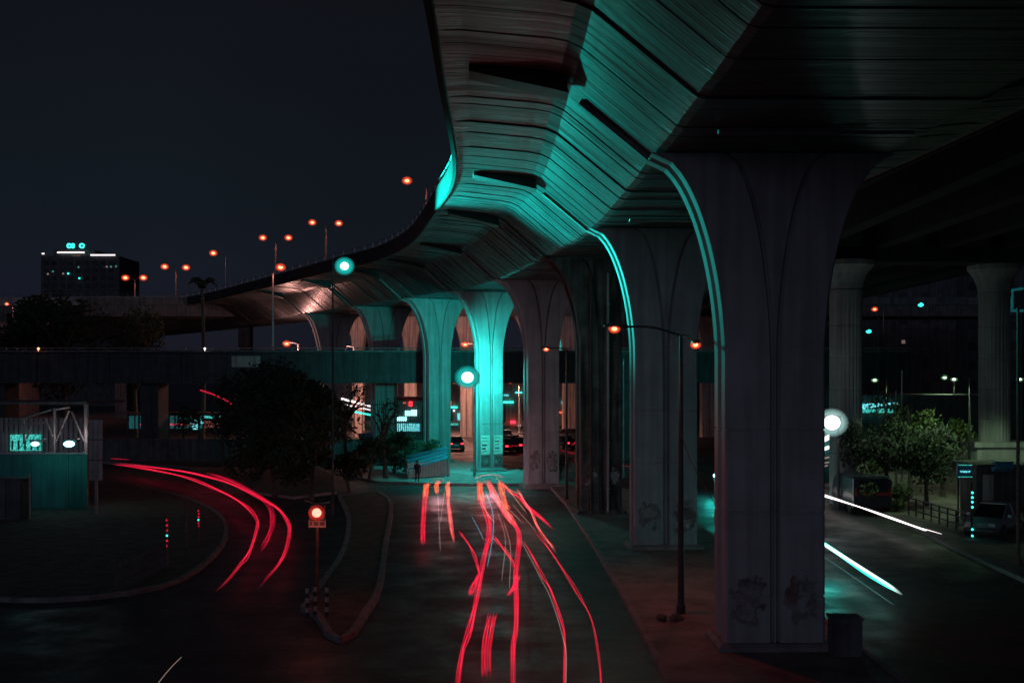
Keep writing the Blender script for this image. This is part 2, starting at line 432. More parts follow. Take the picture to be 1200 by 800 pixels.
# ground inside the curving road at the left
cur = [on_ground(*p) for p in ((-60,700),(60,705),(185,690),(240,660),(262,630),(255,605),(215,585),(150,571),(60,566),(-80,566))]
raised('inner_verge', [(p.x,p.y) for p in catmull(cur,3)], .13, SOIL, 'inner_kerb')
raised('left_pavement', [(-60,84),(-41,101),(-27,92),(-20.5,80),(-16.2,71.5),(-13.6,69),(-11.5,72),(-13.5,84),(-19,100),(-30,122),(-90,122),(-95,84)], .13, SOIL, 'left_kerb')

# ------------------------------------------------------------------ flyover
CL = [(7.6,-40),(7.5,0),(7.3,20),(7.12,30.8),(6.6,48.5),(4.75,61),(2.0,76),(-1.86,88.5),(-6.6,97.5),(-12.6,109),(-20,123),(-29.5,140),(-41,157),(-54,177),(-66,194),(-104,246),(-160,322)]
dense = [Vector((p[0],p[1],0)) for p in catmull([(x,y,0) for x,y in CL], 40)]
acc = [0.0]
for i in range(1, len(dense)): acc.append(acc[-1]+(dense[i]-dense[i-1]).length)
TOTAL = acc[-1]
def cl_at(s):
    s = max(0, min(TOTAL-.01, s))
    lo, hi = 0, len(acc)-1
    while hi-lo > 1:
        mid = (lo+hi)//2
        if acc[mid] <= s: lo = mid
        else: hi = mid
    t = (s-acc[lo])/(acc[hi]-acc[lo])
    p = dense[lo].lerp(dense[hi], t)
    a = max(0, lo-12); b = min(len(dense)-1, hi+12)
    tg = (dense[b]-dense[a]).normalized()
    return p, tg, Vector((tg.y,-tg.x,0))
def s_of_y(y):
    for i in range(len(dense)-1):
        if dense[i].y <= y <= dense[i+1].y: return acc[i]+(acc[i+1]-acc[i])*(y-dense[i].y)/(dense[i+1].y-dense[i].y)
def zs(y):
    pts = [(-60,13.5),(31,13.6),(48,13.95),(76,14.15),(90,14.35),(125,14.55),(330,15.2)]
    for (a,b),(c,d) in zip(pts, pts[1:]):
        if a <= y <= c: return b+(d-b)*(y-a)/(c-a)
    return 14
HALF = 3.15
half_sec = [(-9.05,2.28),(-9.0,2.34),(-8.4,2.34),(-6.3,2.16),(-5.85,2.08),(-5.5,1.92),(-5.2,1.68),(-3.35,.16),(-3.2,.05),(-3.0,0)]
sec = half_sec + [(-u,z) for u,z in reversed(half_sec)]
top_sec = [(9.05,2.9),(-9.05,2.9)]
s0 = 1.0
st = []     # stations: (s, recess)
s = s0; seg = 0
pier_ys = [30.8,48.5,61,76,88.5,97.5,109,123]
pier_s = [s_of_y(y) for y in pier_ys]
while s < TOTAL-2:
    y = cl_at(s)[0].y
    step = .95 if y < 46 else .52 if y < 130 else 2.5
    step *= random.uniform(.9,1.1)
    off = random.choice([0,0,.01,.02,.035,-.015,.055])
    gdep = .06 if y < 130 else .02
    st += [(s, gdep), (s+.05, gdep), (s+.055, off), (s+step-.006, off*random.uniform(.3,1))]
    s += step
deckm = MB(); loops = []
for s, rec in st:
    p, t, n = cl_at(s); z0 = zs(p.y)
    lp = []
    for i, (u, z) in enumerate(sec):
        inner = 2 <= i <= len(sec)-3
        k = rec if inner else 0
        ii = min(i, len(sec)-1-i)
        if ii < 5: du, dz = 0, 1
        elif ii < 8: du, dz = (.6, .8)
        else: du, dz = 0, 1
        if i > len(sec)/2: du = -du
        q = p+n*(u+du*k); lp.append((q.x, q.y, z0+z+dz*k))
    for u, z in top_sec:
        q = p+n*u; lp.append((q.x, q.y, z0+z))
    loops.append(lp)
deckm.loft(loops)
fly = empty('flyover', (7.6,-40,13), 'long curving concrete flyover deck, ribbed underside lit teal, sweeping away to the left', 'flyover')
deckm.build('deck', DECKM, fly)
for sgn in (-1,1):
    pm = MB(); lps = []
    s = s0
    while s < TOTAL-2:
        p, t, n = cl_at(s); z0 = zs(p.y)
        lps.append([tuple((p+n*(sgn*u)))[:2]+(z0+z,) for u, z in ((9.06,2.2),(9.2,2.2),(9.22,3.1),(9.2,3.25),(9.0,3.25),(8.92,3.0),(9.05,2.92))])
        s += 2.0
    pm.loft(lps); pm.build('parapet', PARAD, fly)
    rm = MB(); s = s_of_y(24); tops = []
    while s < s_of_y(190):
        p, t, n = cl_at(s); z0 = zs(p.y); q = p+n*(sgn*9.1)
        rm.box((q.x,q.y,z0+3.25+.2), (.09,.09,.4)); tops.append((q.x,q.y,z0+3.63))
        s += 2.4
    rm.tube(tops, .035, 5); rm.build('railing', STEEL, fly)
    # dark brackets under the wing at each pier
    for y, ss in zip(pier_ys, pier_s):
        p, t, n = cl_at(ss-.2); z0 = zs(p.y); b = MB()
        for a in (0,):
            lo = []
            for dt in (-.45,.45):
                lo.append([tuple(p+t*dt+n*(sgn*u))[:2]+(z0+z,) for u, z in ((8.3,2.20),(8.3,2.42),(5.7,2.2),(5.6,1.62),(6.0,1.72))])
            b.loft(lo)
        b.build('wing_bracket', DSTEEL, fly)
        # bright joint edge running down the web
        j = MB(); lo = []
        for dt in (.55,.72):
            lo.append([tuple(p+t*dt+n*(sgn*u))[:2]+(z0+z,) for u, z in ((5.25,1.58),(3.32,.0),(3.25,.12),(5.1,1.8))])
        j.loft(lo); j.build('joint_strip', KERB, fly)
# drain pipe brackets under the soffit
for y0 in (27.0, 44.0):
    p, t, n = cl_at(s_of_y(y0)); b = MB()
    a_ = p+n*(-2.2); c_ = p+n*(2.6); z0 = zs(p.y)-.12
    b.bar((a_.x,a_.y,z0),(c_.x,c_.y,z0),.06); b.build('drain_pipe', STEEL, fly)

# ------------------------------------------------------------------ piers
def pier(y, hw, label, m=CONC, tk=.7, top=3.3, flare=5.2, skew=0.0, mat2=None):
    p, t, n = cl_at(s_of_y(y)); ztop = zs(y)-.01
    root = empty('bridge_pier', (p.x,p.y,0), label, 'bridge pier', 'piers carrying the curving flyover')
    b = MB(); loops = []
    zz = [-.05,.6]
    z = 1.6
    while z < ztop-flare:
        for dz in (-.03,-.02,.02,.03): zz.append(z+dz)
        z += 2.25
    zz = [q for q in zz if q < ztop-flare]
    K = 22
    zz += [ztop-flare+flare*k/K for k in range(K+1)]
    joints = set()
    q = 1.6
    while q < ztop-flare:
        joints.add(round(q-.02,3)); joints.add(round(q+.02,3)); q += 2.25
    for z in zz:
        fr = max(0.0, (z-(ztop-flare))/flare)
        h = hw+(top-hw)*(1-math.sqrt(max(0,1-fr**2.0)))**.92
        h = min(h, top)
        gfr = max(0.0, (z-(ztop-flare*1.02))/(flare*1.02))
        g = .02+hw*.75*(1-math.sqrt(max(0,1-min(1,gfr)**2)))**.9*1.25
        gw = .10 if gfr > .02 else .09
        g = min(g, h-.3)
        r = .025 if round(z,3) in joints else 0.0
        h -= r; T = tk-r; c = .05; gd = .13
        f = [(-h,-T+c),(-h+c,-T),(-(g+gw)-.03,-T),(-(g+gw),-T+gd),(-g-.02,-T+gd),(-g,-T),(g,-T),(g+.02,-T+gd),(g+gw,-T+gd),(g+gw+.03,-T),(h-c,-T),(h,-T+c)]
        sd = [(h,-.24),(h-.13,-.19),(h-.13,.19),(h,.24)]
        ringp = f+sd+[(-x,-yy) for x,yy in f]+[(-x,-yy) for x,yy in sd]
        loops.append([tuple(p+n*x+t*yy)[:2]+(z,) for x,yy in ringp])
    b.loft(loops); b.build('shaft', m, root)
    k = MB(); lo = []
    for z, e in ((-.04,.22),(.26,.22),(.34,.10)):
        lo.append([tuple(p+n*x+t*yy)[:2]+(z,) for x,yy in ((-hw-e,-tk-e),(hw+e,-tk-e),(hw+e,tk+e),(-hw-e,tk+e))])
    k.loft(lo); k.build('footing', KERB if m is CONC else m, root)
    # bearing blocks
    for sg in (-1,1):
        bb = MB(); q = p+n*(sg*1.9); bb.box((q.x,q.y,ztop+.005-.06),(.5,.5,.1))
    return root, p, t, n
def front_patch(p, t, n, root, name, x0, x1, z0, z1, dep, m, tk=.7):
    b = MB(); lo = []
    for yy in (-tk-.004, -tk-.004-dep):
        lo.append([tuple(p+n*x+t*yy)[:2]+(z,) for x,z in ((x0,z0),(x1,z0),(x1,z1),(x0,z1))])
    b.loft(lo); return b.build(name, m, root)

r1,p1,t1,n1 = pier(30.8, 1.36, 'nearest and widest pier, faint murals at its foot and a teal lit left edge', tk=.75, top=3.35, flare=5.6)
for x0,x1 in ((-1.33,-.17),(.17,1.33)): front_patch(p1,t1,n1,r1,'mural',x0,x1,.5,2.5,.006,MURAL,.75)
r2,p2,t2,n2 = pier(48.5, 1.36, 'blue grey pier behind the tall double lamp post, leaf shapes painted near its foot', tk=.7, top=3.3, flare=5.6)
for x0,x1 in ((-1.29,-.17),(.17,1.29)): front_patch(p2,t2,n2,r2,'mural',x0,x1,.5,2.6,.006,MURAL)
r3,p3,t3,n3 = pier(61, 1.15, 'dirty dark brown pier streaked with stains, a pale drain pipe down its face', CONC_O, tk=.7)
dp = MB(); q = p3+n3*.32+t3*-.85; dp.bar((q.x,q.y,.2),(q.x,q.y,13.2),.075,8)
for z in (1.5,4,6.5,9,11.5): dp.box((q.x,q.y+.05,z),(.24,.18,.06))
dp.build('drain_pipe', PALEW, r3)
dp = MB(); q = p3+n3*-.62+t3*-.8; dp.bar((q.x,q.y,.2),(q.x,q.y,13.4),.05,8); dp.build('cable_duct', RUST, r3)
for x0,x1 in ((-1.05,-.17),(.45,1.05)): front_patch(p3,t3,n3,r3,'poster',x0,x1,1.2,3.1,.006,MURAL)
r4,p4,t4,n4 = pier(76, 1.10, 'plain grey pier with a torn pale poster low on its front, left edge bright teal', tk=.7)
front_patch(p4,t4,n4,r4,'poster',-1.02,-.16,1.0,3.0,.006,MURAL); front_patch(p4,t4,n4,r4,'poster',.18,1.02,.7,3.0,.006,MURAL)
r5,p5,t5,n5 = pier(88.5, .98, 'brightly teal lit pier right behind the big teal lamp, white posters near its foot', tk=.7)
for x0,x1 in ((-.92,-.17),(.17,.92)):
    po = front_patch(p5,t5,n5,r5,'poster',x0,x1,1.5,3.0,.006,PAPER)
    for i in range(5):
        zz = 2.82-i*.27; xx = x0+.07
        front_patch(p5,t5,n5,po,'print',xx,xx+(x1-x0-.14)*random.uniform(.5,1),zz-random.choice([.05,.09,.14]),zz,.010,INK)
    front_patch(p5,t5,n5,r5,'mural',x0,x1,.45,1.42,.006,MURAL)
r6,*_ = pier(97.5, 1.05, 'dim green pier just left of the brightly teal lit one, beside the low bridge', tk=.7)
pier(109, 1.15, 'mauve grey pier with Y shaped groove above the low crossing bridge', tk=.7, flare=6.4)
pier(123, 1.15, 'broad fan topped pier with orange left edge above the low bridge', tk=.7, flare=7.2)
for y in (140,157,177):
    pass

# ------------------------------------------------------------------ second viaduct at the right (deck on round columns)
v2 = empty('viaduct', (26,60,15), 'dark wide viaduct deck overhead at the right, resting on round columns', 'viaduct')
b = MB(); b.box((26.2,60,17.3),(20.0,230,.5)); b.build('deck', PARAD, v2)
for i in range(5):
    b = MB(); b.box((18.2+i*4.0,60,16.2),(.9,229,1.7)); b.build('girder', PARAD, v2)
for x in (16.1,36.3):
    b = MB(); b.box((x,60,17.9),(.25,230,1.9)); b.build('parapet', PARAD, v2)
b = MB(); b.box((26.5,68,14.95),(17,2.2,.9)); b.build('crosshead', PARAD, v2)
b = MB(); b.bar((16.6,64,16.2),(20,64,16.8),.09); b.bar((16.6,64,16.2),(16.6,64,14.8),.09); b.build('drain_pipe', STEEL, v2)
def round_col(x, y, r, label, plinth=None):
    root = empty('round_column', (x,y,0), label, 'column', 'round columns under the right-hand viaduct')
    n = 72
    md = lambda k, z: (1-.045*(1 if k % 3 == 0 else 0)) if z < 11.8 else 1.0
    prof = [(r,-.02)]+[(r*(1-.0), z) for z in (.3,1.5,3.0)]
    zz = 3.0
    while zz < 12.0:
        prof += [(r,zz),(r*.965,zz+.03),(r*.965,zz+.07),(r,zz+.10)]; zz += 1.9
    b = MB(); b.lathe(prof+[(r,12.6)],(x,y,0),n,md); b.build('shaft', CONC, root)
    b = MB(); b.lathe([(r*1.06,12.55),(r*1.06,12.75),(r*1.02,12.8),(r*1.1,13.2),(r*1.3,13.7),(r*1.6,14.1),(r*1.72,14.2),(r*1.72,14.49)],(x,y,0),32); b.build('capital', CONC, root)
    if plinth:
        b = MB(); b.box((x,y,plinth/2-.1),(3.5,3.2,plinth-.2)); b.box((x,y,plinth-.05),(3.8,3.5,.3)); b.build('plinth', CONC, root)
round_col(20.0, 66.5, .95, 'round pale column beside the big white light, leafy bushes at its foot')
round_col(30.0, 69.0, .92, 'round fluted column standing on a square concrete plinth behind the kiosk', 3.5)

# ------------------------------------------------------------------ low crossing bridge
br = empty('crossing_bridge', (-30,102,0), 'low dark girder bridge crossing behind the flyover piers', 'bridge')
b = MB(); b.box((-32,102.5,8.45),(136,4.6,2.8)); b.build('girder', BRIDGM, br)
b = MB(); b.box((-32,102.5,9.93),(136,5.4,.16)); b.build('deck', PARAM, br)
b = MB()
b.bar((-100,99.85,10.2),(36,99.85,10.2),.045)
for i in range(57): b.bar((-99+i*2.4,99.85,10.0),(-99+i*2.4,99.85,10.2),.03,5)
b.build('railing', STEEL, br)
for x in (-70,-47,-33,10,30):
    b = MB(); b.box((x,102.5,3.5),(1.6,3.0,7.1)); b.build('column', BRIDGM, br)
for i in range(20):
    b = MB(); b.box((-95+i*6.5,100.16,8.45),(.22,.1,2.6)); b.build('stiffener', BRIDGM, br)
b = MB(); b.box((-24.0,100.12,9.0),(2.6,.06,1.0)); b.build('panel', PALEW, br)

# ------------------------------------------------------------------ far row of plain piers and far flyover
ff = empty('distant_viaduct', (0,142,14), 'distant straight viaduct deck seen through the arches of the flyover', 'viaduct')
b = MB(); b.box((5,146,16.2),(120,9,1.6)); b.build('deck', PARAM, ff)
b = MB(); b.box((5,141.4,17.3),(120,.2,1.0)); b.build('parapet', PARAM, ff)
for i, (px, wd, lb) in enumerate(((420,13,'narrow mauve pier of the distant viaduct behind the fan topped pier'),(481,14,'narrow mauve pier of the distant viaduct behind the dim green pier'),(547,15,'narrow orange lit pier of the distant viaduct above the big teal lamp'),(622,16,'curved pale pier of the distant viaduct between two flyover piers'),(668,18,'dim pier of the distant viaduct beside the stained brown pier'),(830,18,'dark pier of the distant viaduct behind the double lamp post'))):
    x = (px-600)/F*142; hw = wd/2/F*142
    ro = empty('distant_pier', (x,142,0), lb, 'bridge pier', 'piers of the distant viaduct')
    b = MB(); lo = []
    for z in [0,4,8,10.5,12,13,13.8,14.4,14.9,15.38]:
        k = max(0,(z-10.5)/4.9); h = hw+1.2*k**2.2
        lo.append([(x-h,141.4,z),(x-h+.1,141.2,z),(x-.06,141.2,z),(x,141.3,z),(x+.06,141.2,z),(x+h-.1,141.2,z),(x+h,141.4,z),(x+h,142.8,z),(x-h,142.8,z)])
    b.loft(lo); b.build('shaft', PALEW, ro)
fb = empty('distant_flyover', (-55,205,16), 'distant flyover with pale orange lit barriers beyond the curving deck', 'flyover')
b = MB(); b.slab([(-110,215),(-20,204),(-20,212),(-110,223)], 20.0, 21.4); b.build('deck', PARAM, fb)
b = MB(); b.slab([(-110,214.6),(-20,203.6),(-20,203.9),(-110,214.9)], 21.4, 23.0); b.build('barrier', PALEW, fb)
for i in range(4):
    x = -98+i*24; b = MB(); b.box((x,214-(x+98)*.12,9.98),(2.2,2.5,20.0)); b.build('column', DARKW, fb)
b = MB()
for z in (23.3,23.7): b.bar((-110,214.7,z),(-20,203.7,z),.04)
for i in range(30):
    x = -110+i*3.1; yy = 214.7-(x+110)*11/90; b.bar((x,yy,23.0),(x,yy,23.72),.05,5)
b.build('railing', STEEL, fb)

# ------------------------------------------------------------------ lamps
def street_lamp(pole_xy, z0, ztop, heads, label, glowm, col, power, group, polem=STEEL, arm_rise=.25, hr=.22, cone=150, r=.09, hl=.62):
    """heads: list of (dx, dy, dz) from the pole top to each lamp head"""
    x, y = pole_xy
    root = empty('street_lamp', (x,y,z0), label, 'street lamp', group)
    b = MB(); b.tube([(x,y,z0-.02),(x,y,z0+.25),(x,y,z0+.27),(x,y,ztop)],[r*1.7,r*1.7,r*1.25,r*.7],10); b.build('pole', polem, root)
    for dx,dy,dz in heads:
        hx, hy, hz = x+dx, y+dy, ztop+dz
        a = MB(); mid = Vector((x+dx*.45,y+dy*.45,ztop+dz*.6+arm_rise*.3))
        a.tube(catmull([(x,y,ztop-.03),mid,(hx,hy,hz)],5), r*.5, 6); a.build('arm', polem, root)
        ln = Vector((dx,dy,0)); ln = ln.normalized() if ln.length > .01 else Vector((1,0,0))
        rz = math.atan2(ln.y, ln.x)
        h = MB(); lo = []
        for k, (q, wd, ht) in enumerate(((-.5,.06,.05),(-.3,.13,.10),(.25,.17,.12),(.5,.10,.06))):
            c = Vector((hx,hy,hz))+ln*q*hl*1.3; pr = Vector((-ln.y,ln.x,0))
            lo.append([c+pr*wd, c+pr*wd*.8+Vector((0,0,ht)), c-pr*wd*.8+Vector((0,0,ht)), c-pr*wd])
        h.loft(lo); head = h.build('lamp_head', DSTEEL if glowm is not E_OR else polem, root)
        big = hr > .28 or glowm is E_GRN
        l = MB(); halo_shells(l,(hx,hy,hz-.06), hr, .75, 1.35); l.build('lens', {E_OR:G_OR, E_GRN:G_GRN}.get(glowm, glowm), head, True)  # added halo round the bulb, additive for orange and green lamps
        l = MB(); l.sphere((hx,hy,hz-.06), hr*.66, 12, 8, .7); l.build('bulb', glowm, head, True)
        if power > 0:
            spot('lamp_light', (hx,hy,hz-.06-hr*.62), (hx,hy,0), power, col, cone, .5, .12, root)
    return root
GA = 'lamps standing along the flyover deck'
def deck_lamp(px, py_top, y, lamps, label, power=350):
    x = (px-600)/F*y; z0 = zs(y)+2.9; zt = CAMZ+(HZ-py_top)/F*y
    hs = []
    for lx, ly in lamps:
        q = at(lx, ly, y); hs.append((q.x-x, 0, q.z-zt))
    street_lamp((x,y), z0, zt, hs, label, E_OR, ORANGE, power, GA, hr=.33*max(1,y/125), r=.11)
deck_lamp(500,221,98,[(477,211),(518,224)],'orange street lamp standing highest on the flyover, closest to the ribbed deck')
deck_lamp(382,266,123.6,[(366,260),(397,261)],'double orange street lamp on the flyover, just left of the teal floodlight')
deck_lamp(323,284,137,[(308,278),(338,278)],'double orange street lamp on the flyover, behind the single lamp rising from the bridge')
deck_lamp(265,299,154,[(250,296)],'orange street lamp on the flyover with one arm, left of two double lamps')
deck_lamp(206,316,174,[(193,312),(218,313)],'double orange street lamp farther down the flyover, above the distant barriers')
deck_lamp(158,328,191,[(147,325),(168,325)],'smallest double orange street lamp at the far end of the flyover')
# lamp rising from the low bridge
x = (318-600)/F*100.0
q = at(328,312,100.0)
street_lamp((x,100.6), 10.0, CAMZ+(HZ-321)/F*100.6, [(q.x-x,-.3,q.z-(CAMZ+(HZ-321)/F*100.6))], 'single orange street lamp on a tall pole rising from the low bridge', E_OR, ORANGE, 300, 'lamps around the low bridge', hr=.34, r=.11)
for px,py,y,lb in ((336,402,128,'orange street lamp shining just above the low bridge railing, larger of two'),(402,406,133,'orange street lamp under the fan topped pier, just above the low bridge railing'),(545,403,135,'small orange street lamp in front of a narrow far pier, above the teal lamp')):
    q = at(px,py,y); street_lamp((q.x+1.3,y), 0, q.z-.1, [(-1.3,0,.1)], lb, E_OR, (1.0,.40,.27), 5000, 'lamps beyond the low bridge', hr=.36, r=.1, cone=165); point('lamp_light',(q.x,q.y-1.2,q.z+.2),900,(1.0,.45,.38),.3,bpy.data.objects[[o.name for o in bpy.data.objects if o.get('label') == lb][0]])
# near double arm lamp
yl = 34.8; x = (798-600)/F*yl
a_, c_ = at(720,383,yl), at(815,402,yl+3.5)
zt = CAMZ+(HZ-392)/F*yl
street_lamp((x,yl), .14, zt, [(a_.x-x,0,a_.z-zt),(c_.x-x,3.5,c_.z-zt)], 'tall double arm lamp post with two orange lamps in front of the blue grey pier', E_OR, ORANGE, 0, None, DSTEEL, .3, .14, r=.085, hl=.5)
for q, pw in ((a_,230),(c_,150)): spot('lamp_light', (q.x,q.y,q.z-.17), (q.x+.6,q.y-2,0), pw, (1.0,.10,.08), 140, .6, .15)
# pole near the grey pier with one orange lamp
q = at(640,408,67.5); street_lamp((q.x+1.25,67.5), .14, q.z-.05, [(-1.25,0,.05)], 'orange lamp on a short arm hanging in front of the plain grey pier', E_OR, ORANGE, 120, None, DSTEEL, .1, .15, r=.07, hl=.5)
q = at(724,419,84); street_lamp((q.x+.45,84), 0, q.z-.1, [(-.45,0,.1)], 'slim pole with dim teal lamp between the brown and blue grey piers', E_TEALS, TEAL, 120, None, STEEL, .05, .10, r=.06, hl=.5)

# big teal street light in front of the lit pier
q = at(548,442,83.6)
tl = empty('street_light', (q.x+.45,83.6,.12), 'big blazing teal street light on a post before the brightly lit pier', 'street light')
b = MB(); b.tube([(q.x+.5,84.0,.1),(q.x+.5,84.0,8.2)],[.11,.07],10); b.tube(catmull([(q.x+.5,84.0,7.9),(q.x+.3,83.8,8.2),(q.x,83.5,8.0)],4),.04,6); b.build('pole', STEEL, tl)
b = MB(); b.box((q.x,83.62,q.z+.1),(.8,.3,.75)); hh = b.build('lamp_head', DSTEEL, tl)
b = MB(); halo_shells(b,(q.x,83.4,q.z), .72); b.build('lens', G_TEAL, hh, True)  # teal halo shells added round the bulb
b = MB(); b.sphere((q.x,83.4,q.z), .46, 18, 10, .9); b.build('bulb', E_TEAL, hh, True)
spot('lamp_light', (q.x,82.9,q.z-.3), (q.x+.2,80.6,0), 1500, TEAL, 108, .8, .3, tl)
spot('lamp_light', (q.x-.6,83.4,q.z), (q.x-6,92,6), 300, TEAL, 100, .9, .3, tl)
spot('lamp_light', (q.x+.5,83.2,q.z+.2), (2.4,67,6.2), 2400, TEAL, 34, .6, .3, tl)
spot('lamp_light', (q.x+.1,83.9,q.z+.1), (p5.x+.2,p5.y,6.5), 4200, TEAL, 160, .5, .3, tl)
# teal floodlight on a mast
q = at(404,312,60)
fl = empty('floodlight_mast', (q.x-.7,60.3,0), 'teal floodlight high on a thin dark mast before the far deck', 'floodlight')
b = MB(); b.tube([(q.x-.7,60.3,-.02),(q.x-.7,60.3,14.0)],[.065,.04],10); b.bar((q.x-.7,60.3,13.9),(q.x,60.2,13.7),.04); b.build('mast', DSTEEL, fl)
b = MB(); b.box((q.x,60.05,q.z+.05),(.5,.25,.34)); hh = b.build('lamp_head', DSTEEL, fl)
b = MB(); halo_shells(b,(q.x,59.9,q.z), .40); b.build('lens', G_TEAL, hh, True)  # shells imitate the floodlight's halo
b = MB(); b.sphere((q.x,59.9,q.z), .24, 14, 8, .9); b.build('bulb', E_TEAL, hh, True)
spot('lamp_light', (q.x+.12,59.5,q.z), (1.3,49.3,15.9), 56000, (.01,1.0,.84), 61, 1.0, .22, fl)

# right-hand lamps
GR = 'green white street lamps at the right'
for px,py,y,lb in ((1025,445,82,'green white street lamp between the two round columns, closer to the pale one'),(1107,442,104,'smaller green white street lamp of a close pair beside the fluted column'),(1118,444,64,'brighter green white street lamp of a close pair beside the fluted column'),(1195,444,62,'green white street lamp at the edge of the picture behind a red pole')):
    q = at(px,py,y); street_lamp((q.x+.9,y), .1, q.z+.1, [(-.9,0,-.05)], lb, E_GRN, GREENL, 520, GR, DSTEEL, .15, .16*y/70, 150, .07)
for px,py,y,lb,g_,c_ in ((960,379,78,'orange street lamp left of the pale round column',E_OR,ORANGE),(1025,362,112,'small orange street lamp right of the pale round column',E_OR,ORANGE),(1018,323,100,'tiny teal lamp under the capital of the pale round column',E_TEALS,TEAL),(1018,388,105,'tiny teal lamp halfway up beside the pale round column',E_TEALS,TEAL),(1079,357,120,'tiny teal lamp high between the two round columns',E_TEALS,TEAL)):
    q = at(px,py,y); street_lamp((q.x+.9,y), 0, q.z+.1, [(-.9,0,-.05)], lb, g_, c_, 200 if g_ is E_OR else 0, 'lamps scattered behind the round columns', DSTEEL, .15, (.2 if g_ is E_OR else .15)*y/90, 150, .05)
# bare poles
for px,y,zt,m,lb in ((1057,70,7.9,STEEL,'plain grey pole standing in the bushes, taller of two'),(1050,72,6.6,STEEL,'plain grey pole standing in the bushes, shorter of two'),(1193,44,10.2,RUST,'tall reddish pole at the roadside near the parked car')):
    x = (px-600)/F*y; ro = empty('post', (x,y,0), lb, 'pole')
    b = MB(); b.tube([(x,y,0),(x,y,.3),(x,y,.32),(x,y,zt)],[.14,.14,.08,.055],8); b.build('shaft', m, ro)
    b = MB(); b.sphere((x,y,zt+.03),.08,8,6); b.build('finial', m, ro)
# big white light
q = at(977,495,63)
ww = empty('street_light', (q.x+.2,63,0), 'huge white light at the edge of the nearest pier, beside the pale round column', 'street light')
b = MB(); b.tube([(q.x+.35,63.3,0),(q.x+.35,63.3,q.z+.4)],[.1,.06],8); b.build('pole', DSTEEL, ww)
b = MB(); b.box((q.x,63.3,q.z+.05),(.9,.4,.7)); hh = b.build('lamp_head', DSTEEL, ww)
b = MB(); b.sphere((q.x-.1,63.0,q.z),.46,16,10,.9); b.build('bulb', E_WH, hh, True)
b = MB(); halo_shells(b,(q.x-.1,63.0,q.z),.66); b.build('lens', G_WHT, hh, True)  # pale halo of glare built as shells
point('lamp_light', (q.x-.2,62.2,q.z), 70, (.8,1.0,.98), .4, ww)

# ------------------------------------------------------------------ traffic signal on the island
q = on_ground(372,709,.15)
ts = empty('traffic_signal', q, 'traffic signal glowing red orange on a slim pole at the island tip', 'traffic signal')
d = q.y; zt = at(372,600,d).z
b = MB(); b.tube([q,(q.x,q.y,.3),(q.x,q.y,.32),(q.x,q.y,zt-.25)],[.11,.11,.06,.05],10); b.build('pole', RUST, ts)
b = MB(); b.box((q.x,q.y,zt),(.46,.22,.5)); hd = b.build('signal_head', DSTEEL, ts)
b = MB(); b.sphere((q.x,q.y-.14,zt),.15,16,10,.95); b.build('bulb', E_RED, hd, True)
b = MB(); halo_shells(b,(q.x,q.y-.14,zt),.22,.95,1.2); b.build('lens', G_RED, hd, True)  # red rim of glare added as shells round the signal bulb
b = MB(); lo = []
for yy in (-.12,-.32):
    lo.append([(q.x+.22*math.cos(a),q.y+yy,zt+.22*math.sin(a)) for a in [R(20+i*14) for i in range(11)]]+[(q.x+.205*math.cos(a),q.y+yy,zt+.205*math.sin(a)) for a in [R(160-i*14) for i in range(11)]])
b.loft(lo); b.build('visor', DSTEEL, hd)
b = MB(); b.box((q.x,q.y-.03,at(372,613,d).z),(.55,.04,.24)); pl = b.build('plate', PALEW, ts)
b = MB()
for i,(dx,wd) in enumerate(((-.2,.08),(-.04,.16),(.16,.16))): b.box((q.x+dx,q.y-.055,at(372,613,d).z+.0),(wd,.01,.12))
b.build('print', INK, pl)
b = MB(); b.tube(catmull([at(357,586,d),at(371,590,d),at(386,588,d)],5),.02,6); b.bar(at(372,590,d),(q.x,q.y,zt+.2),.02); b.build('solar_panel_bracket', STEEL, ts)
point('lamp_light', (q.x,q.y-.5,zt), 14, (1.0,.15,.08), .15, ts)
for i,(px,py,lb) in enumerate(((360,722,'banded bollard at the island tip, left of the signal pole'),(369,720,'banded bollard at the island tip, touching the signal pole'),(383,721,'banded bollard at the island tip, right of the signal pole'))):
    v = on_ground(px,py,.15); ro = empty('bollard', v, lb, 'bollard', 'banded bollards around the signal')
    for k in range(6):
        b = MB(); b.tube([(v.x,v.y,.13+k*.15),(v.x,v.y,.28+k*.15)],.06,10); b.build('band', PALEW if k % 2 else DSTEEL, ro)
    b = MB(); b.sphere((v.x,v.y,1.05),.065,10,6); b.build('cap', DSTEEL, ro)

# ------------------------------------------------------------------ reflector posts and low fence on the left
for px,pb,pt,lb in ((196,662,600,'tall reflector post with red and teal dots left of the curving trails'),(218,640,598,'plain thin post between two reflector posts'),(233,636,592,'reflector post with red dots closest to the curving trails')):
    v = on_ground(px,pb,.13); zt = at(px,pt,v.y).z
    ro = empty('marker_post', v, lb, 'marker post', 'reflector posts beside the curving road')
    b = MB(); b.box((v.x,v.y,(.13+zt)/2),(.10,.06,zt-.13)); b.build('post', RUST, ro)
    if 'plain' in lb: continue
    for k in range(6):
        if random.random() < .15: continue
        b = MB(); zz = .9+(zt-1.0)*k/6
        b.tube([(v.x+random.uniform(-.02,.02),v.y-.035,zz),(v.x,v.y-.05,zz)],.04,10); b.build('reflector', (E_TEALS if k == 2 else E_TREDS), ro)  # reflected light put in as emission, the discs glow by themselves
a_, c_ = on_ground(135,694,.13), on_ground(194,664,.13)
fe = empty('low_fence', a_, 'low dark picket fence slanting beside the reflector post', 'fence')
b = MB()
for z in (.35,.85): b.bar((a_.x,a_.y,z+.13),(c_.x,c_.y,z+.13),.03)
for i in range(24):
    p = a_.lerp(c_, i/23); b.box((p.x,p.y,.63),(.05,.03,1.0))
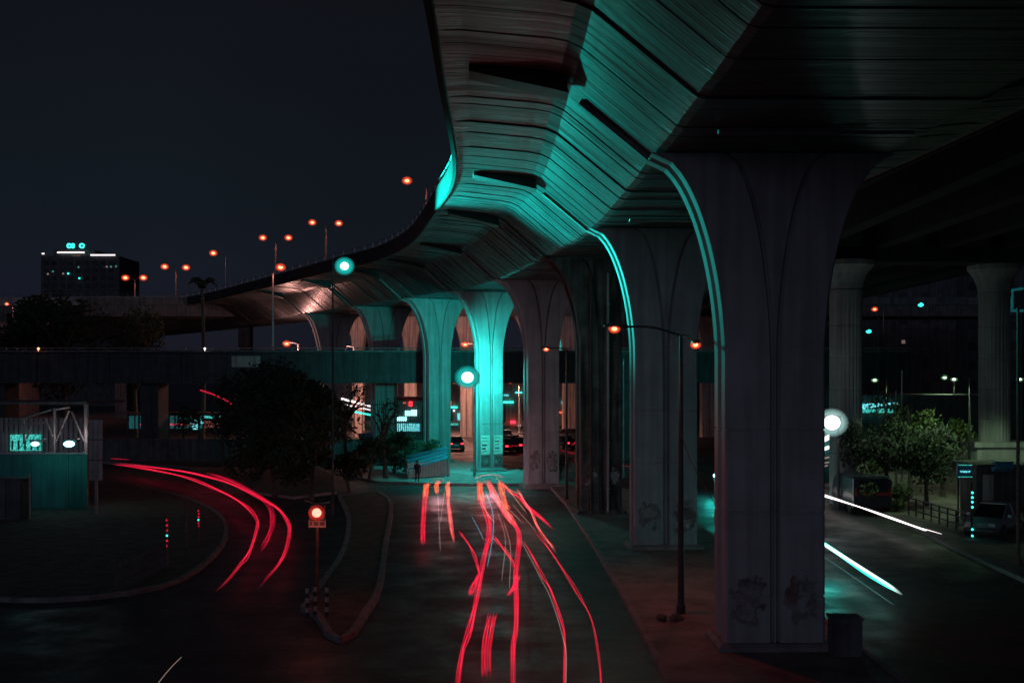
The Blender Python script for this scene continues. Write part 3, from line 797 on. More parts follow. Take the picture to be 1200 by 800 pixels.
b.build('pickets', DSTEEL, fe)

# ------------------------------------------------------------------ light trails of passing cars
def trail(pts, wpx, m, label, z=.8, group='light trails of passing cars', flat=.5, name='light_trail'):
    P = []
    for p in pts:
        P.append(on_ground(p[0],p[1],z))
    P = catmull(P,9); n = len(P)
    def width(i):
        e_ = min(i, n-1-i)/max(1, n-1)
        return max(.011, wpx*.88/2/F*P[i].y)*(.45+.55*min(1, e_/.06))
    side = []
    for i in range(n):
        t = (P[min(i+1,n-1)]-P[max(i-1,0)]).normalized(); side.append(Vector((t.y,-t.x,0)).normalized())
    b = MB(); fd = []
    ph0, ph1 = random.random()*6, random.random()*6
    def fade(i, lo=0, hi=n-1):
        e_ = min(i-lo, hi-i)/max(1, hi-lo)
        return (.12+.88*min(1, e_/.09))*(.9+.13*math.sin(i*.17+ph0)+.1*math.sin(i*.43+ph1))
    if wpx < 2.4:
        b.tube(P, [width(i) for i in range(n)], 8, flat); fd = [fade(i) for i in range(n) for _ in range(8)]
    else:
        offs = (-.66,-.06,.6) if wpx < 5.5 else (-.76,-.27,.25,.74)
        for k, of in enumerate(offs):
            ph = random.random()*6; r0 = (.36 if wpx < 5.5 else .27)*random.uniform(.85,1.15)
            a0 = random.randint(0, max(0, n//14)); a1 = n-random.randint(0, max(0, n//14))
            b.tube([P[i]+side[i]*width(i)*(of+.05*math.sin(i*.5+ph))+Vector((0,0,.05*math.sin(i*.33+ph))) for i in range(a0,a1)], [width(i)*r0 for i in range(a0,a1)], 7, .8)
            br = random.uniform(.75,1.1); fd += [br*fade(i,a0,a1-1) for i in range(a0,a1) for _ in range(7)]
    o = b.build(name, m, None, True)
    def put(ob, vals):
        a = ob.data.attributes.new('fade','FLOAT','POINT'); a.data.foreach_set('value', vals)
    put(o, fd)
    tag(o, label, 'light trail', group)
    core = {'red_trail_glow':E_CRED,'orange_trail_glow':E_CORG,'pale_red_trail_glow':E_CORG,'teal_white_trail_glow':E_CWHT}.get(m.name)
    if core and wpx >= 3:
        c = MB(); ph = random.random()*6
        c.tube([P[i]+side[i]*width(i)*.3*math.sin(i*.21+ph)+Vector((0,0,.03)) for i in range(n)], [width(i)*(.16+.07*math.sin(i*.6+ph)) if m.name[0] != 't' else width(i)*.62 for i in range(n)], 6, .8)
        co_ = c.build('core', core, o, True); put(co_, [fade(i) for i in range(n) for _ in range(6)])
    return o
trail([(500,570),(498,584),(496,610),(495.5,637)],6.2,E_TRED,'leftmost short straight red light trail on the main road')
trail([(502,566),(499.5,570),(498.5,583)],7.5,E_TORG,'short orange streak at the far end of the leftmost red trail')
trail([(526,570),(525,584),(528,610),(532,637)],5.0,E_TPNK,'second short pinkish red light trail on the main road, beside a faint pale line')
trail([(526,564),(524,570),(526,583)],5.5,E_TORG,'short orange streak at the far end of the second red trail')
trail([(515,563),(511.5,568),(512,579)],6.5,E_TORG,'tiny separate orange streak between the two short straight trails')
trail([(513,580),(514,600),(516,645)],.9,E_TGRY,'faint thin pale line between the two short straight trails')
trail([(521,576),(519,590),(516,612)],.9,E_TGRY,'faint pale line curling beside the second straight trail')
trail([(562,564),(563,584),(567,596),(572.5,610),(573,627),(569,645),(564,668),(558,703),(551,734),(542,762),(536,804),(530,880)],7.0,E_TRED,'long thick red trail curving to the bottom edge, left one of the pair')
trail([(562,563),(562.5,575),(564.5,588)],8.0,E_TORG,'orange streak at the far end of the long thick left trail')
trail([(561,672),(556,684),(550,698)],6.5,E_TRED,'stubby red trail forking off the long thick left trail')
trail([(537,622),(550,638),(557,654),(562,674)],3.8,E_TRED,'short red trail slanting into the long thick left trail')
trail([(574,558),(576,575),(585,591),(595,605),(606,619),(608.5,631),(607,648),(604.5,672),(605,697),(605,731),(601.5,757),(601.5,804),(603,880)],6.5,E_TRED,'long thick red trail curving to the bottom edge, right one of the pair')
trail([(572,562),(577,575),(586,591),(596,604),(605,618)],8.0,E_TPNK,'broad pale pink trail where the right long trail begins')
trail([(608,672),(603,686),(595.5,698)],6.5,E_TRED,'stubby red trail forking off the long thick right trail')
trail([(586,563),(588,575),(592,591),(595.5,597)],8.5,E_TORG,'short broad orange trail beside the pale pink trail')
trail([(585,562),(599,577),(609,584),(625,599),(648,621)],5.0,E_TRED,'short straight red trail slanting right, ending beyond the kerb')
trail([(605,571),(613,585),(622,599),(629,615),(641,633),(653,647)],3.4,E_TPNK,'slim pinkish trail crossing below the short slanting red one')
trail([(623,617),(637,634),(658,665),(681,701),(694,729),(701.5,768),(704.5,804),(707,880)],2.6,E_TRED,'thin red trail farthest right, running down to the bottom edge')
trail([(577,626),(588,640),(599,655),(603.5,666)],4.2,E_TRED,'short red trail slanting into the long thick right trail')
trail([(610,629),(626,655),(637,677),(647,695),(657,725),(661.5,747),(661,804),(659,880)],3.4,E_TRED,'slim red trail with a pale line beside it, third from the right at the bottom')
trail([(611,634),(622.5,655),(634,678),(644,697),(654,726),(660,748),(663.5,764),(663,804),(661,880)],1.0,E_TGRY,'thin pale line following the slim red trail')
for i in range(4):
    trail([(573.2+i*3.0,718),(568+i*3.0,740),(565.4+i*3.0,764),(565.2+i*3.0,794)],2.9,E_TRED,('first','second','third','fourth')[i]+' strand from the left of the striped red block between the two long trails')
trail([(569,575),(577,599),(578,622),(575,643),(571,664)],1.1,E_TCYA,'thin cyan line winding beside the long thick left trail')
trail([(553,605),(560,618),(567,632)],.9,E_TCYA,'very short thin cyan line left of the long thick left trail')
for i,(a,b_,c) in enumerate((((583,600),(592,630),(588,680)),((590,610),(598,640),(597,690)),((600,590),(616,608),(628,622)))):
    trail([a,b_,c],.8,E_TGRY,('faint grey line between the two long thick trails, shorter one','faint grey line between the two long thick trails, longer one','faint grey line beside the slim pinkish trail')[i])
for pts,wp,m,lb in (([(566,561),(575,574),(590,590),(612,612)],1.3,E_TGRY,'thin pale pink strand in the bunch of trails, crossing the pink one'),
    ([(590,566),(601,580),(618,602)],1.4,E_CORG,'thin pale orange strand ending among the slanting trails at the right'),
    ([(580,558),(592,570),(612,580)],1.6,E_CORG,'short pale strand at the very top right of the trail bunch'),
    ([(505,566),(509,561),(517,560),(521,564)],1.2,E_TGRY,'small pale hook joining the tops of the two short straight trails'),
    ([(556,561),(566,557),(580,556),(592,560)],1.4,E_TPNK,'short pinkish arc across the top of the trail bunch'),
    ([(563,582),(570,600),(580,612)],1.2,E_CORG,'thin pale orange strand beside the orange end of the left long trail')):
    trail(pts,wp,m,lb)
# curving road
trail([(127,544),(160,547),(186,552),(227,562),(262,577),(289,594),(301,608),(300,624),(291,648),(280,664),(252,694)],4.6,E_TRED,'inner red trail sweeping round the curving road at the left')
trail([(127,540.5),(179,548),(227,554),(258,563),(291,576),(313,588),(331,601),(338.5,615),(338,632),(327,660),(300,692)],5.2,E_TRED,'outer red trail sweeping round the curving road at the left')
trail([(239,553),(274,565),(307,583),(317.5,598),(319,613),(314,630),(304,648)],6.5,E_TRED2,'middle broad dull red trail of the curving road, ending soonest')
trail([(129,537),(140,537.6),(152,538.4)],1.6,E_TRED2,'very short red streak at the far end of the curving road')
trail([(213,769),(200,782),(184,802),(160,840)],1.3,E_TGRY,'short thin pale pink line near the bottom edge at the left')
# right road
trail([(940,571.5),(960,578.5),(1030,602),(1103,626)],3.4,E_TWHT,'thin white light trail along the right-hand road', .75)
trail([(930,615),(960,634),(1010,666),(1056,697)],8.5,E_TTEA,'thick teal white light trail along the right-hand road', .75)
trail([(930,627),(960,648),(1005,679),(1047,708)],.9,E_TDIM,'hair thin teal line just below the thick teal white trail', .6)
ltp = on_ground(985,652,.75); point('trail_light', (ltp.x-.8,ltp.y-1.0,.9), 60, (.05,1.0,.85), .5)  # added point light without a lamp, brightens the road by the teal trail
lp_ = on_ground(575,562,.75); point('trail_light', (lp_.x,lp_.y-1.5,1.0), 160, (1.0,.45,.55), .5)  # added pink fill where the trails bunch, no lamp stands here
lp_ = on_ground(515,566,.75); point('trail_light', (lp_.x,lp_.y-.8,1.0), 80, (1.0,.5,.6), .5)  # second added fill, by the short straight trails
# far road
GF = 'light trails on the far road'
trail([(560,513),(600,516),(660,517),(690,521),(760,528)],4.2,E_TRED,'broad red trail on the far road behind the piers',.8,GF)
trail([(580,521),(640,524),(676,532),(700,538)],1.8,E_TRED2,'thin red trail slanting on the far road, nearer than the broad one',.8,GF)
trail([(640,534),(676,540),(745,547)],1.8,E_TRED2,'thin red trail nearest to us on the far road behind the piers',.8,GF)
trail([(585,512),(620,510),(650,512)],2.6,E_TPNK,'pale red streak just above the broad red trail on the far road',.8,GF)
for pts,wp,m,lb,z in (([(400,467),(420,472),(442,478)],2.4,E_TWHT,'upper white streak of a passing bus behind the branches',4.0),([(404,474),(424,478),(442,482)],1.6,E_TWHT,'lower white streak of a passing bus behind the branches',3.6),([(410,481),(424,484),(440,487)],2.0,E_TEALS,'teal streak of a passing bus behind the branches',3.2)):
    d = 112; P = [at(p[0],p[1],d) for p in pts]
    b = MB(); b.tube(catmull(P,5), wp/2/F*d, 8); tag(b.build('light_trail', m, None, True), lb, 'light trail', GF)
P = [at(235,457,112),at(250,462,110),at(263,468,108),at(271,473,107)]
b = MB(); b.tube(catmull(P,5), .07, 8); tag(b.build('light_trail', E_TREDS, None, True), 'thin red arc of light below the low bridge at the left', 'light trail', GF)

# ------------------------------------------------------------------ left shed, hoarding, signboard
sh = empty('shed', (-30,66,0), 'open steel shed with pale corrugated back wall and slanting truss members at the left', 'shed')
b = MB(); lo = []
b2 = MB()
n = 90
xs = [-41+14.1*i/n for i in range(n+1)]
for i in range(n):
    z = 0
    yy0 = 70+(.05 if i % 2 else -.05); yy1 = yy0
    b2.box(((xs[i]+xs[i+1])/2,yy0,2.5),(xs[i+1]-xs[i],.08,5.0))
b2.build('back_wall', CORR, sh)
def shed_pt(px,py): return at(px,py,64.5)
for (a,c,r) in (((3,575),(3,505),.11),((64,535),(64,478),.10),((101,590),(101,470),.13),((28,520),(28,490),.07)):
    b = MB(); A, Bp = shed_pt(*a), shed_pt(*c); A.z = 0 if a[1] > 560 else A.z; b.bar(A, Bp, r, 8); b.build('column', STEEL, sh)
for a,c in (((53,489),(62,512)),((81,481),(66,517)),((84,482),(99,517)),((36,500),(31,514)),((8,496),(60,480)),((62,480),(82,477)),((8,498),(52,495))):
    b = MB(); b.bar(shed_pt(*a), shed_pt(*c), .06, 6); b.build('brace', STEEL, sh)
b = MB(); b.slab([(-42,64.2),(-24.6,64.2),(-24.6,70.5),(-42,70.5)], 6.0, 6.12); b.build('roof', DARKW, sh)
b = MB(); b.box((-30.6,69.8,3.45),(1.9,.1,1.0)); b.build('lit_window', E_WIN, sh)
for i in range(5):
    b = MB(); b.bar((-31.4+i*.4,69.7,3.0),(-31.4+i*.4,69.7,3.6),.06); b.build('window_bar', DSTEEL, sh)
for px,py,pw,lb in ((41,520,45,'dimmer teal lamp on an arm above the teal lit hoarding, closer to the lit window'),(81,520,95,'blazing teal white lamp on an arm above the teal lit hoarding, closer to the signboard')):
    q = at(px,py,61.6); ro = empty('wall_lamp', q, lb, 'wall lamp', 'lamps above the hoarding')
    b = MB(); b.box((q.x,q.y+.35,q.z+.16),(.7,.5,.12)); b.bar((q.x,q.y+.3,q.z+.12),(q.x,62.98,q.z+.2),.04); b.bar((q.x,62.98,q.z+.2),(q.x,62.98,3.25),.04); b.build('hood', DSTEEL, ro)
    b = MB(); b.sphere((q.x,q.y,q.z),.30 if pw > 60 else .22,12,8,.6); b.build('lens', E_TEAL, ro, True)
    point('lamp_light', (q.x,q.y-.45,q.z), pw*.17, (.03,1.0,.9), .15, ro)
    point('lamp_light', (q.x,q.y+1.8,q.z+.3), pw*.3, (.9,.72,.72), .15, ro)
ho = empty('hoarding', (-29,63,0), 'tall plain hoarding wall tinted by teal lamp light in front of the lit shed', 'hoarding')
b = MB()
for i in range(12):
    b.box((-36.2+i*1.05,63+(i % 2)*.03,1.6),(1.04,.08,3.2))
b.build('panel', TEALW, ho)
b = MB(); b.box((-30.4,62.95,3.24),(12.7,.16,.08)); b.build('rail', STEEL, ho)
sb = empty('signboard', (-23.2,60,0), 'pale blank signboard of three panels on a post beside the hoarding', 'signboard')
for i in range(3):
    q0 = at(112.5,503+i*24,60); b = MB(); b.box((q0.x,60,q0.z),(.68,.12,1.04)); b.build('panel', PALEW, sb)
q0 = at(112.5,570,60); b = MB(); b.bar((q0.x,60.05,0),(q0.x,60.05,4.0),.09,8); b.build('post', STEEL, sb)
kx = at(14,570,58); kb = empty('cabinet', (kx.x,58,0), 'dark roadside cabinet with a thin pole in front of the teal lit hoarding', 'cabinet')
b = MB(); b.box((kx.x-.1,58,1.1),(1.7,.8,2.2)); cb = b.build('body', DARKW, kb)
b = MB(); b.box((kx.x-.1,58,2.26),(1.85,.95,.1)); b.build('lid', DARKW, kb)
b = MB(); b.box((kx.x-.5,57.58,1.15),(.7,.03,1.9)); b.box((kx.x+.3,57.58,1.15),(.7,.03,1.9)); b.build('door', DARKW, kb)
b = MB(); b.bar((kx.x+.95,58,0),(kx.x+.95,58,2.5),.05); b.build('pole', STEEL, kb)

# ------------------------------------------------------------------ bus shelter strip at far left
bs = empty('bus_shelter', (-32,106,0), 'long roadside shelter with teal lit panels and dark posts', 'shelter')
d = 106.5
b = MB(); a0, a1 = at(135,485,d), at(285,485,d); b.box(((a0.x+a1.x)/2,d,a0.z+.1),(a1.x-a0.x,2.6,.16)); b.build('roof', RUST, bs)
edges = [150,158,178,192,205,218,228,238]
for i in range(len(edges)-1):
    m = E_WIND
    x0, x1 = at(edges[i]+1,0,d+.9).x, at(edges[i+1]-1,0,d+.9).x
    b = MB(); b.box(((x0+x1)/2,d+.9,(at(0,487,d+.9).z+at(0,502,d+.9).z)/2),(x1-x0,.06,at(0,487,d+.9).z-at(0,502,d+.9).z)); b.build('lit_panel', m, bs)
for x0p,x1p,y0p,y1p,m in ((222,232,488,503,E_WINB),(234,238,489,496,E_WINB),(239,251,487,490,E_WIN),(254,264,487,490,E_WIN),(239,251,493,501,E_WINO),(254,264,493,501,E_WINO)):
    a0, a1 = at(x0p,y0p,d+.8), at(x1p,y1p,d+.8)
    b = MB(); b.box(((a0.x+a1.x)/2,d+.8,(a0.z+a1.z)/2),(a1.x-a0.x,.06,a0.z-a1.z)); b.build('lit_panel', m, bs)
for px in (150,163,181,198,215,233,252,267):
    b = MB(); x = at(px,0,d-.6).x; b.bar((x,d-.6,0),(x,d-.6,at(0,486,d).z),.10,6); b.build('post', DSTEEL, bs)
b = MB(); a0, a1 = at(163,497.5,d-.3), at(228,497,d-.3); b.bar(a0,a1,.09); tag(b.build('light_trail', E_TREDS, None, True), 'red streak across the teal lit shelter panels', 'light trail', GF)
wl = empty('boundary_wall', (-30,98,0), 'long low dark wall in front of the lit shelter', 'wall')
b = MB(); b.box((-30,98.5,1.0),(42,.3,2.0)); b.build('wall', DARKW, wl)
b = MB(); b.box((-30,98.5,2.06),(42.2,.44,.12)); b.build('coping', DARKW, wl)
sp_ = at(277,466,96); so_ = empty('road_sign', (sp_.x,96,0), 'small pale square sign on a thin pole before the dark trees', 'road sign')
b = MB(); b.bar((sp_.x,96,0),(sp_.x,96,at(277,450,96).z),.045); b.build('pole', STEEL, so_)
b = MB(); b.box((sp_.x,95.92,sp_.z),(.42,.04,.62)); b.build('plate', PALEW, so_)

# ------------------------------------------------------------------ distant buildings
bd = empty('office_building', (-116,300,0), 'distant dark office block with a glowing teal roof sign and white light strips', 'building')
x0, x1 = at(48,0,300).x, at(140,0,300).x; zt = at(0,300,300).z
b = MB(); b.box(((x0+x1)/2,308,zt/2),(x1-x0,16,zt)); b.box((x0+8.5,307,zt+.9),(11,12,1.8)); b.build('wall', DARKW, bd)
def em_rect(px0,py0,px1,py1,d,m,name,parent,th=.08):
    a, c = at(px0,py0,d), at(px1,py1,d); b = MB(); b.box(((a.x+c.x)/2,d,(a.z+c.z)/2),(abs(c.x-a.x),th,abs(a.z-c.z))); return b.build(name, m, parent)
em_rect(67,295,99,296.6,299.7,E_TWHT,'light_strip',bd); em_rect(106,298,135,299.6,299.7,E_TWHT,'light_strip',bd); em_rect(49,296.4,52,298,299.7,E_TWHT,'light_strip',bd)
for px0,px1,m in ((79,83,E_TEALS),(83.8,87,E_TEALS),(93.5,98.6,E_TEALS)):
    c = at((px0+px1)/2,288,299.5); b = MB(); wv = (px1-px0)/2/F*300
    b.tube([c+Vector((wv*math.cos(t),0,.5*math.sin(t)*1.0)) for t in [i*math.pi/6 for i in range(12)]],.24,6); b.build('sign_letter', m, bd)
for px in (80,97):
    c = at(px,291,299.8); b = MB(); b.bar((c.x,c.y,zt+1),(c.x,c.y,c.z+.6),.12); b.build('sign_support', DSTEEL, bd)
em_rect(86,299,94,300.2,299.6,E_WINO,'window',bd)
for px,py in ((62,318),(56,321),(74,320.5),(80,320.5),(92,313),(125,312.5),(130,312.5),(136,312),(93,326),(49.5,346)):
    em_rect(px-.9,py-.9,px+.9,py+.9,299.6,random.choice([E_TDIM,E_TEALS,E_TGRY,E_TDIM]),'window',bd)
for i in range(9):
    for k in range(7):
        c = at(54+i*9.5,308+k*9,299.95); b = MB(); b.box(c,(1.3,.06,1.2)); b.build('window', DULLG, bd)
hb = empty('house', (-104,220,0), 'pale hazy lit block at the far left edge below a lone orange lamp', 'building')
b = MB(); b.box((-106,225,9.8),(16,10,19.6)); b.build('wall', PALEW, hb)
b = MB(); b.box((-106,225,19.75),(16.6,10.6,.4)); b.build('roof', DARKW, hb)
for i in range(4):
    for k in range(3):
        b = MB(); b.box((-111+i*3.2,219.95,5.5+k*4.5),(1.2,.1,1.6)); b.build('window', GLASSD, hb)
q = at(8,356,205); street_lamp((q.x+1.2,205),0,q.z+.1,[(-1.2,0,-.05)],'lone orange street lamp at the far left edge above the pale block',E_OR,(1,.35,.3),6500,None,DSTEEL,hr=.32,r=.1)
for px,py in ((45,410),(240,410)):
    q = at(px,py,99.3); b = MB(); b.sphere((q.x,q.y,q.z+.12),.11,10,6); b.bar((q.x,q.y,q.z-.1),(q.x,q.y,q.z+.1),.03)
    tag(b.build('railing_lamp', E_OR if px < 100 else E_TWHT), 'tiny orange lamp on the low bridge railing, left of the big dark tree' if px < 100 else 'tiny white lamp on the low bridge railing, near the single tall lamp', 'lamp')
# pale wall lit orange beyond the fence, far background walls
bw = empty('warehouse', (-10,175,0), 'pale orange lit building across the far road, seen between the piers', 'building')
b = MB(); b.box((-2,180,3.4),(56,10,6.8)); b.build('wall', PALEW, bw)
b = MB(); b.box((-2,179.8,6.95),(57,11,.3)); b.build('roof', DARKW, bw)
for i in range(13):
    b = MB(); b.box((-27+i*4.2,174.95,2.0+(i % 3)*.2),(1.6,.1,2.8)); f_ = b.build('shutter', DARKW, bw)
for px0,py0,px1,py1,m in ((524,476,536,478,E_TEALS),(536,484,544,492,E_WINB),(523,496,537,498,E_WIN),(588,470,602,472,E_TEALS)):
    em_rect(px0,py0,px1,py1,174.7,m,'lit_sign',bw)
# teal lit upper window beyond the low bridge
for px0,py0,px1,py1,m in ((590,462,596,464,E_WINB),(604,459,612,460.5,E_TEALS),(598,493,604,496,E_TAIL),(607,498,610,500,E_TWHT),(658,470,661,473,E_WINB),(668,474,671,476,E_TEALS),(527,470,529,476,E_TAILO),(531,480,533,482,E_TWHT),(655,482,664,484,E_TAILO)):
    em_rect(px0,py0,px1,py1,174.6,m,'lit_sign',bw)
for k,(px,y,lb) in enumerate(((598,150,'orange street lamp on the far road behind the brightly lit pier'),(532,150,'orange street lamp on the far road left of the brightly lit pier'),(455,150,'orange street lamp on the far road beyond the bar fence'),(660,150,'orange street lamp on the far road beyond the brown pier'))):
    x = (px-600)/F*y; street_lamp((x+1.2,y),0,6.9,[(-1.2,0,.1)],lb,E_OR,(1.0,.42,.28),5200,'lamps on the far road',hr=.2,r=.09,cone=165)
tb = empty('tower_block', (10,205,0), 'dark block with a large teal lit window beside the stained brown pier', 'building')
b = MB(); b.box((20,215,11.5),(34,14,23)); b.build('wall', DARKW, tb)
em_rect(651,398,674,415,207.7,E_WIN,'lit_window',tb); em_rect(651,416.5,676,418,207.7,E_WINB,'lit_strip',tb)
for k in range(3): em_rect(657+k*6,397,657.6+k*6,415,207.5,DSTEEL,'glazing_bar',tb)
em_rect(807,421.5,826,423,207.6,E_WINB,'lit_strip',tb); em_rect(834,422,839,423,207.6,E_WINB,'lit_strip',tb)
for i in range(10): em_rect(820+((i*37) % 22),450+((i*17) % 30),821+((i*37) % 22),451+((i*17) % 30),207.6,E_TGRY,'window',tb)
# right: lit canopy building and lit steps near the burst
cb_ = empty('station', (22,96,0), 'glass fronted building with teal white lit strips behind the bushes', 'building')
b = MB(); b.box((40,104,3.0),(36,12,6.0)); b.build('wall', DARKW, cb_)
d = 97.5
b = MB(); pts = [(1008,480),(1008,473),(1052,471.5),(1052,473.5),(1030,476)]
b.loft([[at(p[0],p[1],d-.2) for p in pts],[at(p[0],p[1],d) for p in pts]]); b.build('lit_canopy', E_WINB, cb_)
for px0,px1 in ((1011,1026),(1028,1036),(1038,1047)): em_rect(px0,478.5,px1,483.5,d,E_WIN,'window',cb_)
for px in (1027,1037): em_rect(px-.4,471,px+.4,484,d-.4,DSTEEL,'mullion',cb_)
rs_ = empty('lit_kiosk', (28,84,0), 'brightly lit kiosk front with slanting white tubes behind the big white light', 'kiosk')
d = 78
b = MB(); b.box((at(965,0,d).x,d+1.2,2.6),(3.0,2,5.2)); b.build('wall', TEALW, rs_)
for a,c,r in (((952,522),(981,507),.17),((952,530),(981,521),.12),((952,540),(978,534),.06),((952,545),(978,540),.05),((952,550),(970,545),.05),((956,500),(985,492),.10)):
    b = MB(); b.bar(at(a[0],a[1],d),at(c[0],c[1],d),r,8); b.build('light_tube', E_TWHT if r > .09 else E_TGRY, rs_)
em_rect(958,480,963,488,d,E_WINB,'lit_panel',rs_)

for X0,X1,y,h,lb in ((46,66,165,27,'dark apartment block with a few faint windows between the two round columns'),(68,98,185,33,'tall dark apartment block behind the fluted column at the right edge'),(34,45,190,20,'lower dark apartment block just right of the pale round column')):
    ab_ = empty('apartment_block',((X0+X1)/2,y,0),lb,'building')
    b = MB(); b.box(((X0+X1)/2,y+7,h/2),(X1-X0,14,h)); b.build('wall', DARKW, ab_)
    b = MB(); b.box(((X0+X1)/2,y+7,h+.3),(X1-X0+.6,14.6,.6)); b.build('roof', DARKW, ab_)
    nx = int((X1-X0)/3.4)
    for i in range(nx):
        for k in range(int(h/3.3)-1):
            lit = random.random()
            b = MB(); b.box((X0+2+i*3.4,y-.01,3+k*3.3),(1.3,.08,1.4) if lit > .07 else (.5,.08,.5)); b.build('window', DULLG if lit > .07 else random.choice([E_TDIM,E_TGRY,E_WIND]), ab_)
# green neon frame at the right edge
nb = empty('billboard', (40,90,0), 'dim green lit billboard frame high at the right edge', 'billboard')
d = 90
for a,c in (((1178,338),(1178,364)),((1186,340),(1186,362)),((1176,364),(1199,364)),((1186,340),(1199,338))):
    b = MB(); b.bar(at(*a,d),at(*c,d),.12); b.build('neon_tube', E_WIND, nb)
em_rect(1176,337,1204,366,d+.3,DARKW,'panel',nb)
for px in (1180,1198):
    b = MB(); q = at(px,366,d+.3); b.bar((q.x,q.y,0),(q.x,q.y,q.z),.15); b.build('post', DSTEEL, nb)

# ------------------------------------------------------------------ trees and bushes
def leafy(b, c, rad, n, size, squash=.8):
    """n leaf clumps in an uneven volume"""
    subs = [(Vector((random.gauss(0,.5),random.gauss(0,.5),random.gauss(0,.45))), random.uniform(.35,.62)) for _ in range(9)]
    for _ in range(n):
        o_, rr = random.choice(subs)
        v = Vector((random.gauss(0,1),random.gauss(0,1),random.gauss(0,1))).normalized()*rr*random.random()**.4
        p = Vector(c)+Vector(((o_.x+v.x)*rad,(o_.y+v.y)*rad,(o_.z+v.z)*rad*squash))
        if p.z < .15: continue
        a = Vector((random.gauss(0,1),random.gauss(0,1),random.gauss(0,1))).normalized()
        u = a.orthogonal().normalized(); s = size*random.uniform(.6,1.4)
        b.add([p-u*s, p+a*s*.4, p+u*s, p-a*s*.4], [(0,1,2,3)])
def tree(x, y, h, rad, label, n=1800, size=.16, leafm=LEAFA, trunk_h=None, squash=.8, name='tree', cat='tree', group='dark trees and bushes', nl=7, z0=0):
    ro = empty(name, (x,y,z0), label, cat, group)
    th = trunk_h or h*.55
    t = MB(); r0 = .02*h+.05
    bend = random.uniform(-.3,.3)
    t.tube(catmull([(x,y,z0-.05),(x+bend*.4,y,z0+th*.4),(x+bend,y,z0+th),(x+bend*1.1,y,z0+th*1.25)],4), [r0*(1.25-.09*i) for i in range(13)][:13], 8)
    for i in range(nl):
        a = i*2.4+random.random(); q = Vector((x+bend,y,z0+th*random.uniform(.7,1.15)))
        e_ = Vector((x+math.cos(a)*rad*.75,y+math.sin(a)*rad*.75,z0+h-rad*squash*random.uniform(.3,1.3)))
        m_ = q.lerp(e_,.5)+Vector((0,0,.3))
        t.tube(catmull([q,m_,e_],4),[r0*.5*(1-.09*k) for k in range(9)],6)
    t.build('trunk', BARK, ro)
    b = MB(); leafy(b,(x,y,z0+h-rad*squash),rad,n,size,squash); b.build('crown', leafm, ro)
    return ro
tree(-47,116,17.0,5.8,'biggest dark tree rising above the low bridge at the left',3800,.3)
tree(-53,112,14,4.2,'rounded dark tree left of the biggest one, behind the low bridge',2400,.28)
tree(-41,121,14.5,4.2,'dark tree between the biggest tree and the far flyover end',2200,.28)
for px,y,h,rad,lb,n in ((303,84,8.6,3.6,'broad dark tree filling the gap below the low bridge, farthest left of the row',3200),(345,80,8.4,3.4,'broad dark tree right of the signal, crown touching the bridge shadow',3200),(366,77,7.2,1.9,'dark tree behind the traffic signal, left of the bare branched one',2400),(322,70,5.2,2.4,'lower dark bush before the broad dark trees',2200),(365,68,4.8,2.2,'lower dark bush behind the traffic signal lamp',2000),(262,94,6.5,2.8,'dark tree beside the teal lit shelter',2000)):
    tree((px-600)/F*y,y,h,rad,lb,n,.19)
tree((406-600)/F*84,84,7.4,2.2,'thin branched tree with few leaves in front of the white bus streaks',300,.13,nl=14)
tree((452-600)/F*82,82,6.2,1.5,'slender small tree right of the thin branched one',260,.13,nl=8)
for px,y,h,rad,lb in ((432,80,3.6,1.6,'dark bush at the foot of the thin branched tree'),(462,86,3.4,1.8,'dark bush behind the teal tarpaulin stall'),(478,92,3.2,1.6,'dark bush under the railing beside the dim green pier'),(410,72,3.0,1.3,'dark bush right of the traffic signal')):
    tree((px-600)/F*y,y,h,rad,lb,1300,.15,trunk_h=h*.4,name='bush',cat='bush')
tree((657-600)/F*80,80,2.0,.75,'small round bush at the foot of the plain grey pier',500,.10,trunk_h=.7,name='bush',cat='bush')
for px,y,h,rad,lb,lm,n in ((1012,64.8,4.6,1.9,'leafy bush at the foot of the pale round column',LEAFA,1800),(1040,65,5.4,2.2,'wide leafy bush in the middle of the right hand row',LEAFA,2400),(1066,68,6.4,2.0,'tallest bush of the right hand row, pale plume on top',LEAFB,1600),(1086,64,4.4,1.9,'leafy bush left of the blue sign',LEAFA,1800),(1105,69,5.2,1.7,'upright bush close before the concrete plinth',LEAFB,1200),(1034,62,2.2,1.2,'low bush behind the dark van',LEAFB,1200)):
    tree((px-600)/F*y,y,h,rad,lb,n,.15,lm,trunk_h=h*.45,name='bush',cat='bush',group='bushes along the right-hand road')
# palm
def palm(x,y,z0,h,label):
    ro = empty('palm_tree',(x,y,0),label,'palm tree')
    t = MB(); t.tube([(x,y,0),(x+.2,y,z0*.5),(x,y,z0)],[.28,.22,.18],8); t.build('trunk', BARK, ro)
    b = MB()
    for i in range(16):
        a = i*2.4; pts = []
        for k in range(7):
            s_ = k/6*h; pts.append(Vector((x+math.cos(a)*s_*.8,y+math.sin(a)*s_*.8,z0+math.sin(k/6*2.6)*h*.45+ (0.5 if i % 2 else 0)*k/6)))
        for k in range(6):
            for sg in (-1,1):
                p = pts[k]; q = pts[k+1]; dr = (q-p).normalized(); sd = dr.cross(Vector((0,0,1))).normalized()*sg*.5
                b.add([p,q,q+sd*.8+Vector((0,0,-.25)),p+sd*.2],[(0,1,2,3)])
    b.build('crown', LEAFA, ro)
palm(at(237,0,118).x,118,17.0,1.9,'small palm silhouette against the pale distant barrier')

